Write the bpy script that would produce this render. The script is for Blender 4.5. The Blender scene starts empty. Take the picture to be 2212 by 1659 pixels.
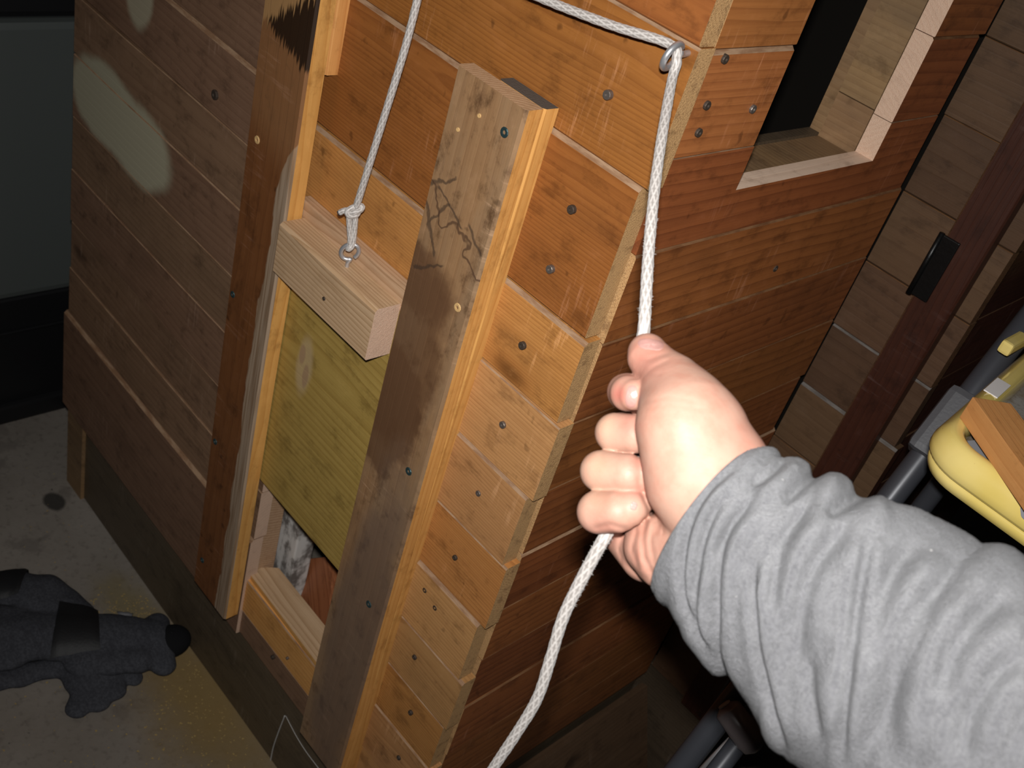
import bpy, math, random
import numpy as np
from mathutils import Matrix, Vector

random.seed(7)
rng = np.random.RandomState(11)
sc = bpy.context.scene
col = sc.collection

# ------------------------------------------------------------------ camera
FPX = 2240.5
R = np.array([[0.65253968, 0.71290732, 0.25681727],      # camera right
              [0.57458939, -0.24457093, -0.78104551],    # camera down
              [-0.49400303, 0.65722767, -0.56922122]])   # camera forward
CAM = np.array([0.3770, -0.5793, 1.3260])
cd = bpy.data.cameras.new('camera')
co = bpy.data.objects.new('camera', cd)
col.objects.link(co)
cd.sensor_width = 36.0
cd.lens = FPX / 2212 * 36.0
cd.clip_start = 0.01
cd.dof.use_dof = True
cd.dof.focus_distance = 0.80
cd.dof.aperture_fstop = 15.0
M = Matrix.Identity(4)
for i in range(3):
    M[i][0] = R[0][i]; M[i][1] = -R[1][i]; M[i][2] = -R[2][i]; M[i][3] = CAM[i]
co.matrix_world = M
sc.camera = co

# ------------------------------------------------------------------ world, flash, exposure
w = bpy.data.worlds.new('night_garage'); sc.world = w
w.use_nodes = True
w.node_tree.nodes['Background'].inputs[0].default_value = (0.9, 0.95, 1.0, 1)
w.node_tree.nodes['Background'].inputs[1].default_value = 0.004
fl = bpy.data.lights.new('camera_flash', 'AREA')          # the photographer's built-in flash, just above the lens
fl.shape = 'RECTANGLE'; fl.size = 0.026; fl.size_y = 0.014
fl.energy = 4.9
fl.spread = math.radians(128)
fl.color = (1.0, 0.985, 0.96)
fo = bpy.data.objects.new('camera_flash', fl); col.objects.link(fo)
fp = CAM - R[1] * 0.042 + R[0] * 0.004 - R[2] * 0.02
MF = M.copy()
for i in range(3): MF[i][3] = fp[i]
fo.matrix_world = MF
sc.view_settings.view_transform = 'Standard'
sc.view_settings.look = 'None'
sc.view_settings.exposure = 0.0
sc.view_settings.gamma = 1.0
sc.view_settings.use_curve_mapping = False


# ------------------------------------------------------------------ geometry of the picture -> real places
def ray(u, v):
    return R.T @ np.array([(u - 1106) / FPX, (v - 829.5) / FPX, 1.0])

def at(u, v, Z):
    return CAM + ray(u, v) * Z

def fr(u, v, y=0.0):                       # on a plane parallel to the coop front
    r = ray(u, v); return CAM + r * ((y - CAM[1]) / r[1])

def sd(u, v, x=0.0):                       # on a plane parallel to the coop side
    r = ray(u, v); return CAM + r * ((x - CAM[0]) / r[0])

def hz(u, v, z=0.0):                       # on a level plane
    r = ray(u, v); return CAM + r * ((z - CAM[2]) / r[2])


# ------------------------------------------------------------------ objects
WORLD = {}

def link(o, parent, Mw):
    col.objects.link(o)
    WORLD[o.name] = Mw.copy()
    if parent is not None:
        o.parent = parent
        o.matrix_parent_inverse = Matrix.Identity(4)
        o.matrix_basis = WORLD[parent.name].inverted() @ Mw
    else:
        o.matrix_basis = Mw
    return o

def tag(o, label, cat, group=None):
    o['label'] = label; o['category'] = cat
    if group: o['group'] = group
    return o

def thing(name, loc, label, cat, group=None):
    o = bpy.data.objects.new(name, None)
    o.empty_display_size = 0.05
    link(o, None, Matrix.Translation(Vector(loc)))
    return tag(o, label, cat, group)

def new_mesh(name, verts, faces, mats, fmat=None, smooth=False):
    me = bpy.data.meshes.new(name)
    me.from_pydata([tuple(map(float, v)) for v in verts], [], [tuple(f) for f in faces])
    for m in (mats if isinstance(mats, (list, tuple)) else [mats]):
        me.materials.append(m)
    if fmat is not None:
        me.polygons.foreach_set('material_index', fmat)
    if smooth:
        me.polygons.foreach_set('use_smooth', [True] * len(me.polygons))
    me.update()
    return me

def part(name, me, parent, Mw=None):
    o = bpy.data.objects.new(name, me)
    return link(o, parent, Mw if Mw is not None else Matrix.Identity(4))

def frame(o, X, Y, Z):
    m = Matrix.Identity(4)
    for i in range(3):
        m[i][0] = X[i]; m[i][1] = Y[i]; m[i][2] = Z[i]; m[i][3] = o[i]
    return m

EX, EY, EZ = np.eye(3)
FRONT = (EX, EZ, -EY)                      # length, up, outward
SIDE = (EY, EZ, EX)

def nrm(v):
    v = np.array(v, float); return v / np.linalg.norm(v)

def prism(profile, L, pmat, cap=2, ns=1, wav=0.0):
    """profile (y,z) counter-clockwise seen from +x, swept along x from -L/2 to L/2"""
    n = len(profile); V = []; F = []; MI = []
    for k in range(ns + 1):
        x = -L / 2 + L * k / ns
        dy, dz = (random.uniform(-wav, wav), random.uniform(-wav, wav)) if 0 < k < ns else (0, 0)
        for (y, z) in profile:
            V.append((x, y + dy * 0.4, z + dz))
    for k in range(ns):
        for i in range(n):
            j = (i + 1) % n
            F.append((k * n + i, k * n + j, (k + 1) * n + j, (k + 1) * n + i)); MI.append(pmat[i])
    F.append(tuple(range(n - 1, -1, -1))); MI.append(cap)
    F.append(tuple(ns * n + i for i in range(n))); MI.append(cap)
    F = [tuple(reversed(f)) for f in F]
    return V, F, MI

def board(name, parent, axes, origin, L, W, T, mats, tc=0.0015, bc=0.0012, ns=1, wav=0.0, cap=2, topmat=1):
    """a board: origin = centre of its outer face; length/width/outward axes; chamfered long edges"""
    h = W / 2
    prof = [(-h, -T), (h, -T), (h, -tc), (h - tc, 0), (-h + bc, 0), (-h, -bc)]
    pm = [0, 1 if topmat == 3 else 0, topmat, 0, 0, 0]
    V, F, MI = prism(prof, L, pm, cap, ns, wav)
    me = new_mesh(name, V, F, mats, MI)
    return part(name, me, parent, frame(origin, *axes))

def box(name, parent, c, s, mat, axes=(EX, EY, EZ), bev=0.0):
    s = [k / 2 for k in s]
    b = min(bev, min(s) * 0.9)
    if b <= 0:
        V = [(x * s[0], y * s[1], z * s[2]) for x in (-1, 1) for y in (-1, 1) for z in (-1, 1)]
        F = [(0, 1, 3, 2), (4, 6, 7, 5), (0, 4, 5, 1), (2, 3, 7, 6), (0, 2, 6, 4), (1, 5, 7, 3)]
        me = new_mesh(name, V, F, mat)
    else:
        import bmesh
        bm = bmesh.new(); bmesh.ops.create_cube(bm, size=2)
        for v in bm.verts: v.co = Vector((v.co.x * s[0], v.co.y * s[1], v.co.z * s[2]))
        bmesh.ops.bevel(bm, geom=list(bm.edges), offset=b, segments=2, profile=0.6, affect='EDGES')
        me = bpy.data.meshes.new(name); bm.to_mesh(me); bm.free()
        me.materials.append(mat)
    return part(name, me, parent, frame(c, *axes))

def slab(name, parent, axes, origin, poly, T, mats, edge=None, face=0, back=0):
    """polygon (x,y) in the board plane, outer face at z=0, thickness T inward"""
    n = len(poly)
    V = [(x, y, 0) for x, y in poly] + [(x, y, -T) for x, y in poly]
    F = [tuple(range(n)), tuple(range(2 * n - 1, n - 1, -1))]; MI = [face, back]
    for i in range(n):
        j = (i + 1) % n
        F.append((i, i + n, j + n, j)); MI.append(edge[i] if edge else 0)
    me = new_mesh(name, V, F, mats, MI)
    return part(name, me, parent, frame(origin, *axes))

def spline(pts, n):
    P = [np.array(p, float) for p in pts]
    P = [2 * P[0] - P[1]] + P + [2 * P[-1] - P[-2]]
    out = []
    for i in range(1, len(P) - 2):
        for k in range(n):
            t = k / n
            a, b, c, d = P[i - 1], P[i], P[i + 1], P[i + 2]
            out.append(0.5 * (2 * b + (c - a) * t + (2 * a - 5 * b + 4 * c - d) * t * t + (3 * b - a - 3 * c + d) * t ** 3))
    out.append(P[-2])
    return np.array(out)

def resample(P, step):
    d = np.r_[0, np.cumsum(np.linalg.norm(np.diff(P, axis=0), axis=1))]
    n = max(2, int(d[-1] / step) + 1)
    s = np.linspace(0, d[-1], n)
    return np.stack([np.interp(s, d, P[:, k]) for k in range(3)], 1), s

def frames(P):
    T = np.gradient(P, axis=0); T /= np.linalg.norm(T, axis=1)[:, None]
    N = np.zeros_like(P)
    a = np.cross(T[0], [0.31, 0.2, 0.9]); N[0] = a / np.linalg.norm(a)
    for i in range(1, len(P)):
        v = N[i - 1] - T[i] * (N[i - 1] @ T[i]); N[i] = v / np.linalg.norm(v)
    return T, N, np.cross(T, N)

def tube_data(P, rad, seg=16, cap=True):
    """rad: scalar, per-station array or (stations, seg) array"""
    P = np.asarray(P, float); n = len(P)
    T, N, B = frames(P)
    a = np.linspace(0, 2 * math.pi, seg, endpoint=False)
    rr = np.broadcast_to(np.asarray(rad, float).reshape(-1, 1) if np.ndim(rad) == 1 else rad, (n, seg))
    V = P[:, None, :] + rr[:, :, None] * (np.cos(a)[None, :, None] * N[:, None, :] + np.sin(a)[None, :, None] * B[:, None, :])
    V = V.reshape(-1, 3)
    i = np.arange(n - 1)[:, None] * seg; k = np.arange(seg)[None, :]; k2 = (k + 1) % seg
    F = np.stack([i + k, i + k2, i + seg + k2, i + seg + k], -1).reshape(-1, 4)
    F = [tuple(f) for f in F]
    if cap:
        V = np.vstack([V, P[0], P[-1]]); c0, c1 = n * seg, n * seg + 1
        for k in range(seg):
            k2 = (k + 1) % seg
            F.append((c0, k2, k)); F.append((c1, (n - 1) * seg + k, (n - 1) * seg + k2))
    return V, F

def centred(V):
    c = V.mean(0); return V - c, Matrix.Translation(Vector(c))

def tube(name, parent, P, rad, mat, seg=16, cap=True):
    V, F = tube_data(P, rad, seg, cap)
    V, Mw = centred(V)
    return part(name, new_mesh(name, V, F, mat, smooth=True), parent, Mw)


# ------------------------------------------------------------------ materials
class NT:
    def __init__(s, name):
        s.m = bpy.data.materials.new(name); s.m.use_nodes = True
        s.t = s.m.node_tree; s.bsdf = s.t.nodes['Principled BSDF']
    def n(s, typ, **k):
        o = s.t.nodes.new(typ)
        for a, b in k.items(): setattr(o, a, b)
        return o
    def L(s, a, b): s.t.links.new(a, b)
    def put(s, sock, v):
        if isinstance(v, bpy.types.NodeSocket): s.L(v, sock)
        else: sock.default_value = v
    def math(s, op, a, b=0.0, c=0.0, clamp=False):
        o = s.n('ShaderNodeMath', operation=op); o.use_clamp = clamp
        s.put(o.inputs[0], a); s.put(o.inputs[1], b)
        if op in ('MULTIPLY_ADD', 'SMOOTH_MIN', 'COMPARE'): s.put(o.inputs[2], c)
        return o.outputs[0]
    def vmath(s, op, a, b):
        o = s.n('ShaderNodeVectorMath', operation=op)
        s.put(o.inputs[0], a); s.put(o.inputs[1], b); return o.outputs[0]
    def noise(s, vec, scale=1.0, detail=2.0, rough=0.5, dist=0.0):
        o = s.n('ShaderNodeTexNoise'); s.put(o.inputs['Vector'], vec)
        o.inputs['Scale'].default_value = scale; o.inputs['Detail'].default_value = detail
        o.inputs['Roughness'].default_value = rough; o.inputs['Distortion'].default_value = dist
        return o.outputs['Fac']
    def ramp(s, f, lo, hi):                # smooth step
        o = s.n('ShaderNodeMapRange'); o.interpolation_type = 'SMOOTHSTEP'
        s.put(o.inputs[0], f); o.inputs[1].default_value = lo; o.inputs[2].default_value = hi
        return o.outputs[0]
    def mix(s, f, a, b, mode='MIX'):
        o = s.n('ShaderNodeMix', data_type='RGBA', blend_type=mode)
        s.put(o.inputs[0], f)
        s.put(o.inputs[6], a if isinstance(a, bpy.types.NodeSocket) else (*a, 1))
        s.put(o.inputs[7], b if isinstance(b, bpy.types.NodeSocket) else (*b, 1))
        return o.outputs[2]
    def bump(s, h, strength=0.3, dist=0.001):
        o = s.n('ShaderNodeBump'); s.put(o.inputs['Height'], h)
        o.inputs['Strength'].default_value = strength; o.inputs['Distance'].default_value = dist
        s.L(o.outputs[0], s.bsdf.inputs['Normal'])
    def base(s, c, rough=0.5, spec=0.4):
        s.put(s.bsdf.inputs['Base Color'], c if isinstance(c, bpy.types.NodeSocket) else (*c, 1))
        s.put(s.bsdf.inputs['Roughness'], rough)
        s.bsdf.inputs['Specular IOR Level'].default_value = spec

def plain(name, c, rough=0.5, metal=0.0, spec=0.5, bump=None, coat=0.0):
    t = NT(name); t.base(c, rough, spec)
    t.bsdf.inputs['Metallic'].default_value = metal
    t.bsdf.inputs['Coat Weight'].default_value = coat
    if bump:
        tc = t.n('ShaderNodeTexCoord').outputs['Object']
        t.bump(t.noise(tc, bump[0], 4), bump[1], 0.001)
    return t.m

def wood(name, light, dark, ring=0.0065, contrast=0.7, fibre=0.35, blotch=0.4, knots=0.0, scrape=0.0, grey=0.0,
         greycol=(0.30, 0.25, 0.20), rough=0.5, spec=0.35, vary=0.22, extra=None, grime=0.5):
    """sawn wood: grain runs along the object's own x axis, rings from a pith off to one side"""
    t = NT(name)
    tc = t.n('ShaderNodeTexCoord').outputs['Object']
    rnd = t.n('ShaderNodeObjectInfo').outputs['Random']
    off = t.n('ShaderNodeCombineXYZ')
    t.L(t.math('MULTIPLY', rnd, 31.7), off.inputs[0]); t.L(t.math('MULTIPLY', rnd, 17.3), off.inputs[1]); t.L(t.math('MULTIPLY', rnd, 5.1), off.inputs[2])
    p = t.vmath('ADD', tc, off.outputs[0])
    sep = t.n('ShaderNodeSeparateXYZ'); t.L(tc, sep.inputs[0])
    pA = t.vmath('MULTIPLY', p, (1.6, 7.0, 7.0))
    warp = t.noise(pA, 1.0, 2.0, 0.45)
    pB = t.vmath('MULTIPLY', p, (7.0, 40.0, 40.0))
    warp2 = t.noise(pB, 1.0, 2.0)
    cy = t.math('MULTIPLY_ADD', rnd, 0.16, -0.08)
    y = t.math('SUBTRACT', sep.outputs[1], cy)
    z = t.math('SUBTRACT', sep.outputs[2], 0.03)
    r = t.math('SQRT', t.math('ADD', t.math('MULTIPLY', y, y), t.math('MULTIPLY', z, z)))
    r = t.math('MULTIPLY_ADD', warp, 0.045, r)
    r = t.math('MULTIPLY_ADD', warp2, 0.004, r)
    ph = t.math('MULTIPLY', r, 2 * math.pi / ring)
    saw = t.math('FRACT', t.math('MULTIPLY', ph, 1 / (2 * math.pi)))
    rings = t.math('POWER', saw, 2.6)
    edge = t.ramp(saw, 1.0, 0.93)
    rings = t.math('MULTIPLY', rings, edge)
    fib = t.noise(t.vmath('MULTIPLY', p, (14.0, 620.0, 620.0)), 1.0, 3.0, 0.6)
    fib2 = t.noise(t.vmath('MULTIPLY', p, (5.0, 190.0, 190.0)), 1.0, 2.0, 0.5)
    blo = t.noise(t.vmath('MULTIPLY', p, (5.0, 13.0, 13.0)), 1.0, 4.0, 0.6)
    c = t.mix(t.math('MULTIPLY', rings, contrast, clamp=True), light, dark)
    mid = tuple(0.35 * a + 0.65 * b for a, b in zip(light, dark))
    c = t.mix(t.math('MULTIPLY', t.ramp(fib2, 0.45, 0.75), fibre), c, mid)
    c = t.mix(t.math('MULTIPLY', t.ramp(fib, 0.5, 0.8), fibre), c, dark)
    c = t.mix(t.math('MULTIPLY', t.ramp(blo, 0.5, 0.78), blotch), c, tuple(k * 0.55 for k in mid))
    if knots > 0:
        v = t.n('ShaderNodeTexVoronoi'); v.voronoi_dimensions = '2D'
        t.L(t.vmath('MULTIPLY', p, (3.6, 9.0, 0.0)), v.inputs['Vector']); v.inputs['Scale'].default_value = 1.0
        cs = t.n('ShaderNodeSeparateColor'); t.L(v.outputs['Color'], cs.inputs[0])
        on = t.math('LESS_THAN', cs.outputs[0], knots)
        d = t.math('MULTIPLY_ADD', warp2, 0.05, v.outputs['Distance'])
        k1 = t.math('MULTIPLY', t.ramp(d, 0.19, 0.09), on)
        k2 = t.math('MULTIPLY', t.ramp(d, 0.13, 0.05), on)
        c = t.mix(t.math('MULTIPLY', k1, 0.55), c, dark)
        c = t.mix(t.math('MULTIPLY', k2, 0.7), c, tuple(q * 0.4 for q in dark))
    if grey > 0:
        g = t.noise(t.vmath('MULTIPLY', p, (4.0, 22.0, 22.0)), 1.0, 5.0, 0.65)
        c = t.mix(t.math('MULTIPLY', t.ramp(g, 0.35, 0.65), grey), c, greycol)
    if scrape > 0:
        s1 = t.noise(t.vmath('MULTIPLY', p, (170.0, 16.0, 16.0)), 1.0, 3.0, 0.7)
        s2 = t.noise(t.vmath('MULTIPLY', p, (13.0, 15.0, 15.0)), 1.0, 1.0)
        sm = t.math('MULTIPLY', t.ramp(s1, 0.53, 0.70), t.ramp(s2, 0.55, 0.68))
        c = t.mix(t.math('MULTIPLY', sm, scrape), c, tuple(min(1, k * 1.5 + 0.08) for k in light))
        dm = t.math('MULTIPLY', t.ramp(t.noise(t.vmath('MULTIPLY', p, (60.0, 45.0, 45.0)), 1.0, 2.0), 0.68, 0.76), scrape)
        c = t.mix(dm, c, tuple(k * 0.3 for k in dark))
    gr = t.noise(t.vmath('MULTIPLY', p, (28.0, 42.0, 42.0)), 1.0, 6.0, 0.68)
    c = t.mix(t.math('MULTIPLY', t.ramp(gr, 0.50, 0.72), grime), c, tuple(k * 0.45 for k in dark))
    c = t.mix(t.math('MULTIPLY', t.ramp(gr, 0.46, 0.28), grime * 0.5), c, tuple(min(1, k * 1.25 + 0.02) for k in light))
    hv = t.n('ShaderNodeHueSaturation')
    t.L(c, hv.inputs['Color'])
    rr = t.math('FRACT', t.math('MULTIPLY', rnd, 91.7))
    t.L(t.math('MULTIPLY_ADD', rr, 2 * vary, 1 - vary), hv.inputs['Value'])
    t.L(t.math('MULTIPLY_ADD', t.math('FRACT', t.math('MULTIPLY', rnd, 57.3)), 0.010, 0.495), hv.inputs['Hue'])
    c = hv.outputs[0]
    h = t.math('MULTIPLY_ADD', rings, -0.6, t.math('MULTIPLY', fib, 0.7))
    if extra: c = extra(t, c, tc, p)
    t.base(c, t.math('MULTIPLY_ADD', blo, 0.25, rough - 0.12), spec)
    t.bump(h, 0.35, 0.0006)
    return t.m

def endgrain(name, a, b, freq=430.0, rough_=1.0):
    t = NT(name)
    tc = t.n('ShaderNodeTexCoord').outputs['Object']
    rnd = t.n('ShaderNodeObjectInfo').outputs['Random']
    off = t.n('ShaderNodeCombineXYZ'); t.L(t.math('MULTIPLY', rnd, 9.0), off.inputs[1]); t.L(t.math('MULTIPLY', rnd, 7.0), off.inputs[2])
    p = t.vmath('ADD', tc, off.outputs[0])
    sep = t.n('ShaderNodeSeparateXYZ'); t.L(tc, sep.inputs[0])
    y = t.math('ADD', sep.outputs[1], t.math('MULTIPLY_ADD', rnd, 0.3, -0.15)); z = t.math('ADD', sep.outputs[2], 0.08)
    r = t.math('SQRT', t.math('ADD', t.math('MULTIPLY', y, y), t.math('MULTIPLY', z, z)))
    r = t.math('MULTIPLY_ADD', t.noise(p, 60.0, 2.0), 0.008, r)
    s = t.math('FRACT', t.math('MULTIPLY', r, freq * 0.8))
    n = t.noise(p, 900.0, 4.0, 0.7); n2 = t.noise(p, 90.0, 3.0, 0.6)
    c = t.mix(t.math('MULTIPLY', t.math('POWER', s, 2.0), 0.55), a, b)
    c = t.mix(t.math('MULTIPLY', t.ramp(n, 0.45, 0.75), rough_), c, tuple(k * 0.6 for k in b))
    c = t.mix(t.math('MULTIPLY', t.ramp(n2, 0.52, 0.7), 0.55 * rough_), c, tuple(k * 0.5 for k in b))
    t.base(c, 0.65, 0.3); t.bump(n, 0.7, 0.0015)
    return t.m

def dust(name, a, b):
    t = NT(name)
    tc = t.n('ShaderNodeTexCoord').outputs['Object']
    f = t.noise(t.vmath('MULTIPLY', tc, (40.0, 200.0, 200.0)), 1.0, 4.0, 0.6)
    t.base(t.mix(t.ramp(f, 0.35, 0.65), a, b), 0.8, 0.2)
    return t.m

def stain_blob(t, wp, c, centre, inv, colour, soft=(1.25, 0.75), wob=0.5, amount=1.0, freq=14.0):
    """a worn or painted patch with its own outline, fixed to the boards"""
    d = t.vmath('MULTIPLY', t.vmath('SUBTRACT', wp, tuple(centre)), tuple(inv))
    ln = t.n('ShaderNodeVectorMath', operation='LENGTH'); t.L(d, ln.inputs[0])
    e = t.math('MULTIPLY_ADD', t.noise(wp, freq, 5.0, 0.6), wob, t.math('SUBTRACT', ln.outputs['Value'], wob / 2))
    return t.mix(t.math('MULTIPLY', t.ramp(e, soft[0], soft[1]), amount), c, colour)

def left_patches(t, c, tc, p):
    wp = t.n('ShaderNodeNewGeometry').outputs['Position']
    pc = (0.44, 0.40, 0.28)
    c = stain_blob(t, wp, c, (-0.800, 0, 0.725), (1 / 0.098, 1, 1 / 0.055), pc, (1.12, 0.86), 0.35)
    c = stain_blob(t, wp, c, (-0.718, 0, 0.716), (1 / 0.085, 1, 1 / 0.052), pc, (1.15, 0.84), 0.40)
    c = stain_blob(t, wp, c, (-0.730, 0, 0.905), (1 / 0.034, 1, 1 / 0.050), pc, (1.15, 0.8), 0.5, 0.75)
    return c

CH = dust('dusty_edge', (0.36, 0.23, 0.14), (0.24, 0.13, 0.07))
CHD = dust('dark_joint', (0.16, 0.075, 0.028), (0.10, 0.045, 0.018))
CHW = dust('grey_joint', (0.17, 0.15, 0.135), (0.10, 0.085, 0.075))
CHS = dust('side_joint', (0.20, 0.10, 0.045), (0.13, 0.055, 0.022))
ENDG = endgrain('weathered_end_grain', (0.60, 0.36, 0.16), (0.42, 0.22, 0.09))
ENDD = endgrain('dull_end_grain', (0.15, 0.07, 0.03), (0.09, 0.04, 0.018))
RAW = endgrain('fresh_cut_end', (0.74, 0.51, 0.37), (0.66, 0.42, 0.29), 260.0, 0.25)
RAWE = wood('fresh_cut_edge', (0.80, 0.60, 0.45), (0.64, 0.43, 0.29), contrast=0.3, fibre=0.3, blotch=0.15, vary=0.05)
W_ORANGE = wood('stained_cedar_orange', (0.47, 0.215, 0.060), (0.27, 0.100, 0.024), ring=0.0032, contrast=0.6, scrape=0.6, blotch=0.25, knots=0.05, vary=0.10)
W_RED = wood('stained_cedar_red', (0.32, 0.115, 0.027), (0.17, 0.050, 0.011), ring=0.0032, contrast=0.6, scrape=0.6, blotch=0.4, vary=0.12)
W_TAN = wood('stained_cedar_tan', (0.48, 0.245, 0.095), (0.30, 0.130, 0.044), ring=0.0036, contrast=0.6, knots=0.16, scrape=0.4, blotch=0.3, vary=0.12)
W_BROWN = wood('weathered_brown_siding', (0.245, 0.140, 0.082), (0.155, 0.080, 0.045), ring=0.008, contrast=0.5, knots=0.10, scrape=0.35, blotch=0.4, vary=0.10, extra=left_patches)
W_SIDE = wood('stained_side_siding', (0.28, 0.090, 0.026), (0.13, 0.036, 0.011), ring=0.010, contrast=0.7, knots=0.10, scrape=0.4, blotch=0.45, vary=0.16)
W_DARK = wood('old_dark_board', (0.098, 0.070, 0.044), (0.055, 0.039, 0.025), contrast=0.5, scrape=0.3, blotch=0.5)
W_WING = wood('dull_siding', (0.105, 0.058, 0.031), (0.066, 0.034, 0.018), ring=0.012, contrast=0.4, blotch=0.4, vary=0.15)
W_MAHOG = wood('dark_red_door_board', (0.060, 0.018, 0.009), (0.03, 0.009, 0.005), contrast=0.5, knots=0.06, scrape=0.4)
W_STUD = wood('grey_brown_stud', (0.24, 0.145, 0.07), (0.15, 0.08, 0.036), contrast=0.5, blotch=0.6, grey=0.3, greycol=(0.10,0.07,0.05))
W_NEW = wood('new_pine', (0.55, 0.36, 0.22), (0.30, 0.155, 0.068), ring=0.0040, grime=0.15, contrast=0.8, fibre=0.4, blotch=0.12, vary=0.04, knots=0.0)
W_EDGE = wood('warm_fir_edge', (0.66, 0.33, 0.10), (0.45, 0.17, 0.035), ring=0.0055, contrast=0.6, blotch=0.2, vary=0.06)
W_OFFCUT = wood('offcut_fir', (0.62, 0.30, 0.10), (0.46, 0.18, 0.05), ring=0.006, contrast=0.4, blotch=0.15, vary=0.03)
W_IN = wood('inside_cedar_board', (0.40, 0.15, 0.06), (0.20, 0.06, 0.022), ring=0.006, contrast=0.7, vary=0.04)

def ply_knots(t, c, tc, p):
    wp = t.n('ShaderNodeNewGeometry').outputs['Position']
    k = fr(660, 790, -0.012)
    c = stain_blob(t, wp, c, k, (1 / 0.013, 1, 1 / 0.036), (0.47, 0.34, 0.18), (1.3, 0.7), 0.35, 0.8, 60.0)
    c = stain_blob(t, wp, c, fr(656, 765, -0.012), (1 / 0.005, 1, 1 / 0.012), (0.36, 0.23, 0.13), (1.2, 0.8), 0.3, 0.9, 90.0)
    c = stain_blob(t, wp, c, fr(662, 812, -0.012), (1 / 0.005, 1, 1 / 0.015), (0.36, 0.23, 0.13), (1.2, 0.8), 0.3, 0.9, 90.0)
    return c
W_PLY = wood('yellow_plywood', (0.42, 0.285, 0.075), (0.26, 0.155, 0.030), ring=0.0075, contrast=0.65, fibre=0.45, blotch=0.25, vary=0.02, extra=ply_knots)

EY_ = np.array([0.0, 1.0, 0.0])
def post_stains(t, c, tc, p):
    wp = t.n('ShaderNodeNewGeometry').outputs['Position']
    dk = (0.115, 0.055, 0.026)
    f = lambda u, v: fr(u, v, -0.034)
    c = stain_blob(t, wp, c, f(865, 760), (1 / 0.055, 1, 1 / 0.10), dk, (1.15, 0.85), 0.9, 0.75, 26.0)
    c = stain_blob(t, wp, c, f(830, 880), (1 / 0.05, 1, 1 / 0.07), dk, (1.1, 0.9), 0.8, 0.8, 26.0)
    c = stain_blob(t, wp, c, f(905, 600), (1 / 0.045, 1, 1 / 0.03), dk, (1.2, 0.8), 0.9, 0.7, 30.0)
    c = stain_blob(t, wp, c, f(760, 1400), (1 / 0.04, 1, 1 / 0.25), (0.14, 0.09, 0.065), (1.3, 0.7), 0.8, 0.7, 20.0)
    c = stain_blob(t, wp, c, f(905, 440), (1 / 0.004, 1, 1 / 0.06), (0.05, 0.035, 0.025), (1.2, 0.8), 0.6, 0.8, 60.0)
    for (u0, v0, u1, v1, wd) in ((925, 395, 990, 385, .0012), (925, 480, 975, 440, .0012), (918, 420, 940, 560, .0016), (890, 575, 960, 572, .0012), (945, 395, 1000, 500, .0012), (1010, 480, 1040, 560, .0015)):
        A, B = fr(u0, v0, -0.0345), fr(u1, v1, -0.0345)
        dv = B - A; Ln = float(np.linalg.norm(dv)); dn = dv / Ln
        rel = t.vmath('SUBTRACT', wp, tuple(A))
        dt = t.n('ShaderNodeVectorMath', operation='DOT_PRODUCT'); t.L(rel, dt.inputs[0]); dt.inputs[1].default_value = tuple(dn)
        pn = np.cross(dn, EY_)
        d2 = t.n('ShaderNodeVectorMath', operation='DOT_PRODUCT'); t.L(rel, d2.inputs[0]); d2.inputs[1].default_value = tuple(pn)
        wv = t.math('MULTIPLY_ADD', t.noise(wp, 70.0, 3.0), 0.012, t.math('SUBTRACT', d2.outputs['Value'], 0.006))
        m1 = t.math('MULTIPLY', t.ramp(t.math('ABSOLUTE', wv), wd * 1.6, wd * 0.4), t.math('MULTIPLY', t.ramp(dt.outputs['Value'], 0.0, 0.004), t.ramp(dt.outputs['Value'], Ln, Ln - 0.004)))
        c = t.mix(t.math('MULTIPLY', m1, 0.7), c, (0.05, 0.032, 0.022))
    # wavy water line
    sep = t.n('ShaderNodeSeparateXYZ'); t.L(wp, sep.inputs[0])
    wl = t.math('ADD', sep.outputs[2], t.math('MULTIPLY', sep.outputs[0], 0.55))
    wl = t.math('MULTIPLY_ADD', t.noise(wp, 28.0, 3.0), 0.09, wl)
    q = f(970, 480); ref = q[2] + 0.55 * q[0] + 0.045
    line = t.math('MULTIPLY', t.ramp(t.math('ABSOLUTE', t.math('SUBTRACT', wl, ref)), 0.0028, 0.0008), 0.75)
    c = t.mix(line, c, (0.07, 0.035, 0.02))
    return c
W_POST = wood('weathered_guide_board', (0.30, 0.165, 0.080), (0.19, 0.092, 0.042), ring=0.010, contrast=0.45, scrape=0.6, knots=0.12, grime=0.9, grey=0.5, greycol=(0.27, 0.185, 0.115), vary=0.02, extra=post_stains)

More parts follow.
